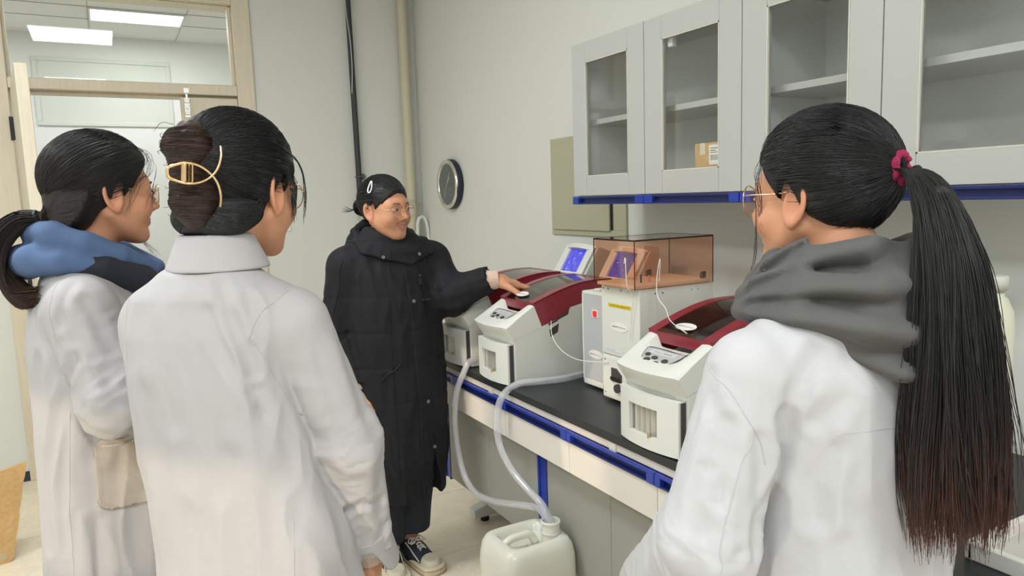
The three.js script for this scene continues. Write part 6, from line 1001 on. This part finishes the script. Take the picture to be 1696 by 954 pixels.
  // navy jacket collar and blue hood
  const jk = (x, y, z) => { let d = pathDist([V(-0.02, 1.31, 0.135), V(-0.075, 1.345, 0.095), V(-0.105, 1.375, 0.03), V(-0.1, 1.395, -0.05), V(0, 1.4, -0.11), V(0.1, 1.395, -0.05), V(0.105, 1.375, 0.03), V(0.03, 1.31, 0.13)], [0.03, 0.032, 0.03, 0.03, 0.032, 0.03, 0.03, 0.03])(x, y, z); return smax(d - 0.003 * N3(x * 15, y * 20, z * 15), -chain(x, y, z, [V(0, 1.3, 0.0), V(0, 1.5, 0.02)], [0.052, 0.065]), 0.01); };
  fieldPart(o, 'jacket_collar', jk, [-0.17, 1.26, -0.17], [0.17, 1.45, 0.19], 0.006, Q.navy, 'navy jacket collar');
  const b1 = pathDist([V(-0.045, 1.365, 0.115), V(-0.085, 1.4, 0.06), V(-0.098, 1.43, -0.005), V(-0.085, 1.45, -0.06), V(-0.03, 1.455, -0.1), V(0.03, 1.455, -0.1), V(0.085, 1.45, -0.06), V(0.095, 1.43, 0.0), V(0.05, 1.365, 0.115)], [0.02, 0.024, 0.027, 0.03, 0.031, 0.031, 0.03, 0.026, 0.02]);
  const b2 = pathDist([V(-0.115, 1.385, 0.015), V(-0.115, 1.395, -0.05), V(-0.085, 1.4, -0.105), V(-0.01, 1.395, -0.13), V(0.07, 1.4, -0.11), V(0.11, 1.4, -0.05)], [0.018, 0.026, 0.034, 0.038, 0.034, 0.026]);
  const bh = (x, y, z) => { let d = smin(b1(x, y, z), b2(x, y, z), 0.014); d -= 0.004 * N3(x * 18 + 9, y * 24, z * 18); return smax(d, -chain(x, y, z, [V(0, 1.36, 0.0), V(0, 1.55, 0.02)], [0.05, 0.062]), 0.01); };
  fieldPart(o, 'hood', bh, [-0.18, 1.32, -0.24], [0.18, 1.51, 0.15], 0.0055, Q.blueHood, 'blue sweatshirt hood folded back');
  trousers(o, V(0, 0.78, 0), [[V(-0.08, 0.78, 0), V(-0.085, 0.45, 0.01), V(-0.085, 0.09, -0.02)], [V(0.08, 0.78, 0), V(0.085, 0.45, 0.01), V(0.085, 0.09, -0.02)]], Q.navy);
  const sm = { sole: mat(C(0.7, 0.68, 0.62), 0.6), upper: mat(C(0.5, 0.5, 0.5), 0.7) }; shoe(o, [0.085, 0, -0.08], 0.1, sm); shoe(o, [-0.085, 0, -0.08], -0.1, sm);
  // hair parted in the middle, gathered low and hanging out over the hood
  const hg = new THREE.Group(); hg.name = 'hair'; hg.applyMatrix4(m); o.add(hg);
  const line = (z) => (z < -0.005 ? lerp(-0.1, -0.03, clamp((z + 0.09) / 0.085, 0, 1)) : hairline(z) - 0.004), R = [0.09, 0.104, 0.112], capF = hairCap(line, R);
  part(hg, 'hair_mass', meshField((x, y, z) => smin(capF(x, y, z), ell(x, y, z, V(0, -0.045, -0.07), V(0.07, 0.055, 0.045)), 0.03), [-0.11, -0.13, -0.16], [0.11, 0.15, 0.12], 0.004, flat([0.014, 0.012, 0.012])), Q.hair);
  const lines = combed(r, 2200, [0, -0.55, -0.9], line, 0.0004, R, HC, 14, 0.004, [0, -0.06, -0.118]);
  const napeF = (x, y, z) => smin(capF(x, y, z), ell(x, y, z, V(0, -0.045, -0.07), V(0.07, 0.055, 0.045)), 0.03);
  for (let i = 0; i < 700; i++) { const s = r() < 0.5 ? 1 : -1, y0 = 0.03 - r() * 0.07; lines.push(laid(crv([[s * 0.088, y0 + 0.02, -0.005 - r() * 0.04], [s * 0.08, y0 - 0.025, -0.05], [s * 0.05, y0 - 0.045, -0.09], [s * 0.012, -0.06 + (r() - 0.5) * 0.02, -0.114]], 12), napeF, 0.06, 0.001)); }
  part(hg, 'strands', strandGeo(lines, 0.00055, () => shade(r, INK, [0.026, 0.0155, 0.013], 0.25, 0.6)), Q.hair).userData.kind = 'stuff';
  const front = []; for (const s of [1, -1]) for (let i = 0; i < 12; i++) front.push(crv([[s * 0.012, 0.125, 0.045], [s * 0.05, 0.09, 0.078 + r() * 0.008], [s * (0.07 + r() * 0.006), 0.045, 0.07 + r() * 0.012], [s * (0.08 + r() * 0.004), 0.005, 0.04 + r() * 0.016], [s * 0.083, -0.04 - r() * 0.03, 0.005 + r() * 0.02]], 14));
  for (let i = 0; i < 16; i++) front.push(crv([[0.04, 0.1, 0.075], [0.066, 0.04, 0.088], [0.07, -0.03, 0.082], [0.064, -0.1, 0.085 + r() * 0.01], [0.055, -0.135 - r() * 0.02, 0.115 + r() * 0.02]], 14));
  for (let i = 0; i < 9; i++) front.push(crv([[-0.035, 0.105, 0.075], [-0.06, 0.06, 0.092], [-0.073, 0.02, 0.082], [-0.078, -0.03 - r() * 0.02, 0.055 + r() * 0.02]], 12));
  front.forEach((l, i) => { front[i] = laid(l, capF, 0.022); });
  part(hg, 'loose_hairs', strandGeo(front, 0.00035, () => shade(r, INK, [0.03, 0.016, 0.012], 0.4, 0.6)), Q.hair).userData.kind = 'stuff';
  const pt = []; const tg = new THREE.CatmullRomCurve3([[-0.03, 1.482, -0.08], [-0.035, 1.485, -0.12], [-0.04, 1.45, -0.158], [-0.05, 1.4, -0.17], [-0.065, 1.355, -0.158], [-0.08, 1.325, -0.13], [-0.1, 1.33, -0.085]].map((p) => new THREE.Vector3(...p)));
  for (let i = 0; i < 900; i++) { const a = r() * 6.28, q = Math.sqrt(r()), l = [], ph = r() * 20, end = 0.78 + 0.22 * r(); for (let k = 0; k <= 18; k++) { const t = (k / 18) * end, p = tg.getPoint(t), w = 0.014 + 0.018 * Math.sin(Math.min(1, t * 1.4) * Math.PI * 0.6) - 0.012 * sstep(0.7, 1, t); l.push([p.x + Math.cos(a) * q * w * 1.5 + 0.003 * N3(ph, t * 4, 0), p.y + Math.sin(a) * q * w + 0.003 * N3(ph, t * 4, 5), p.z + Math.sin(a * 2) * q * w * 0.5]); } pt.push(l); }
  part(o, 'ponytail', strandGeo(pt, 0.0007, () => shade(r, [0.018, 0.013, 0.012], [0.05, 0.022, 0.014], 0.15, 0.9)), Q.hair, 'brown low ponytail over the hood').userData.kind = 'stuff';
  part(o, 'hair_tie', (() => { const t = new THREE.TorusGeometry(0.017, 0.005, 8, 24); t.translate(-0.032, 1.484, -0.1); return t; })(), Q.black);
}
renderer.render(scene, camera);
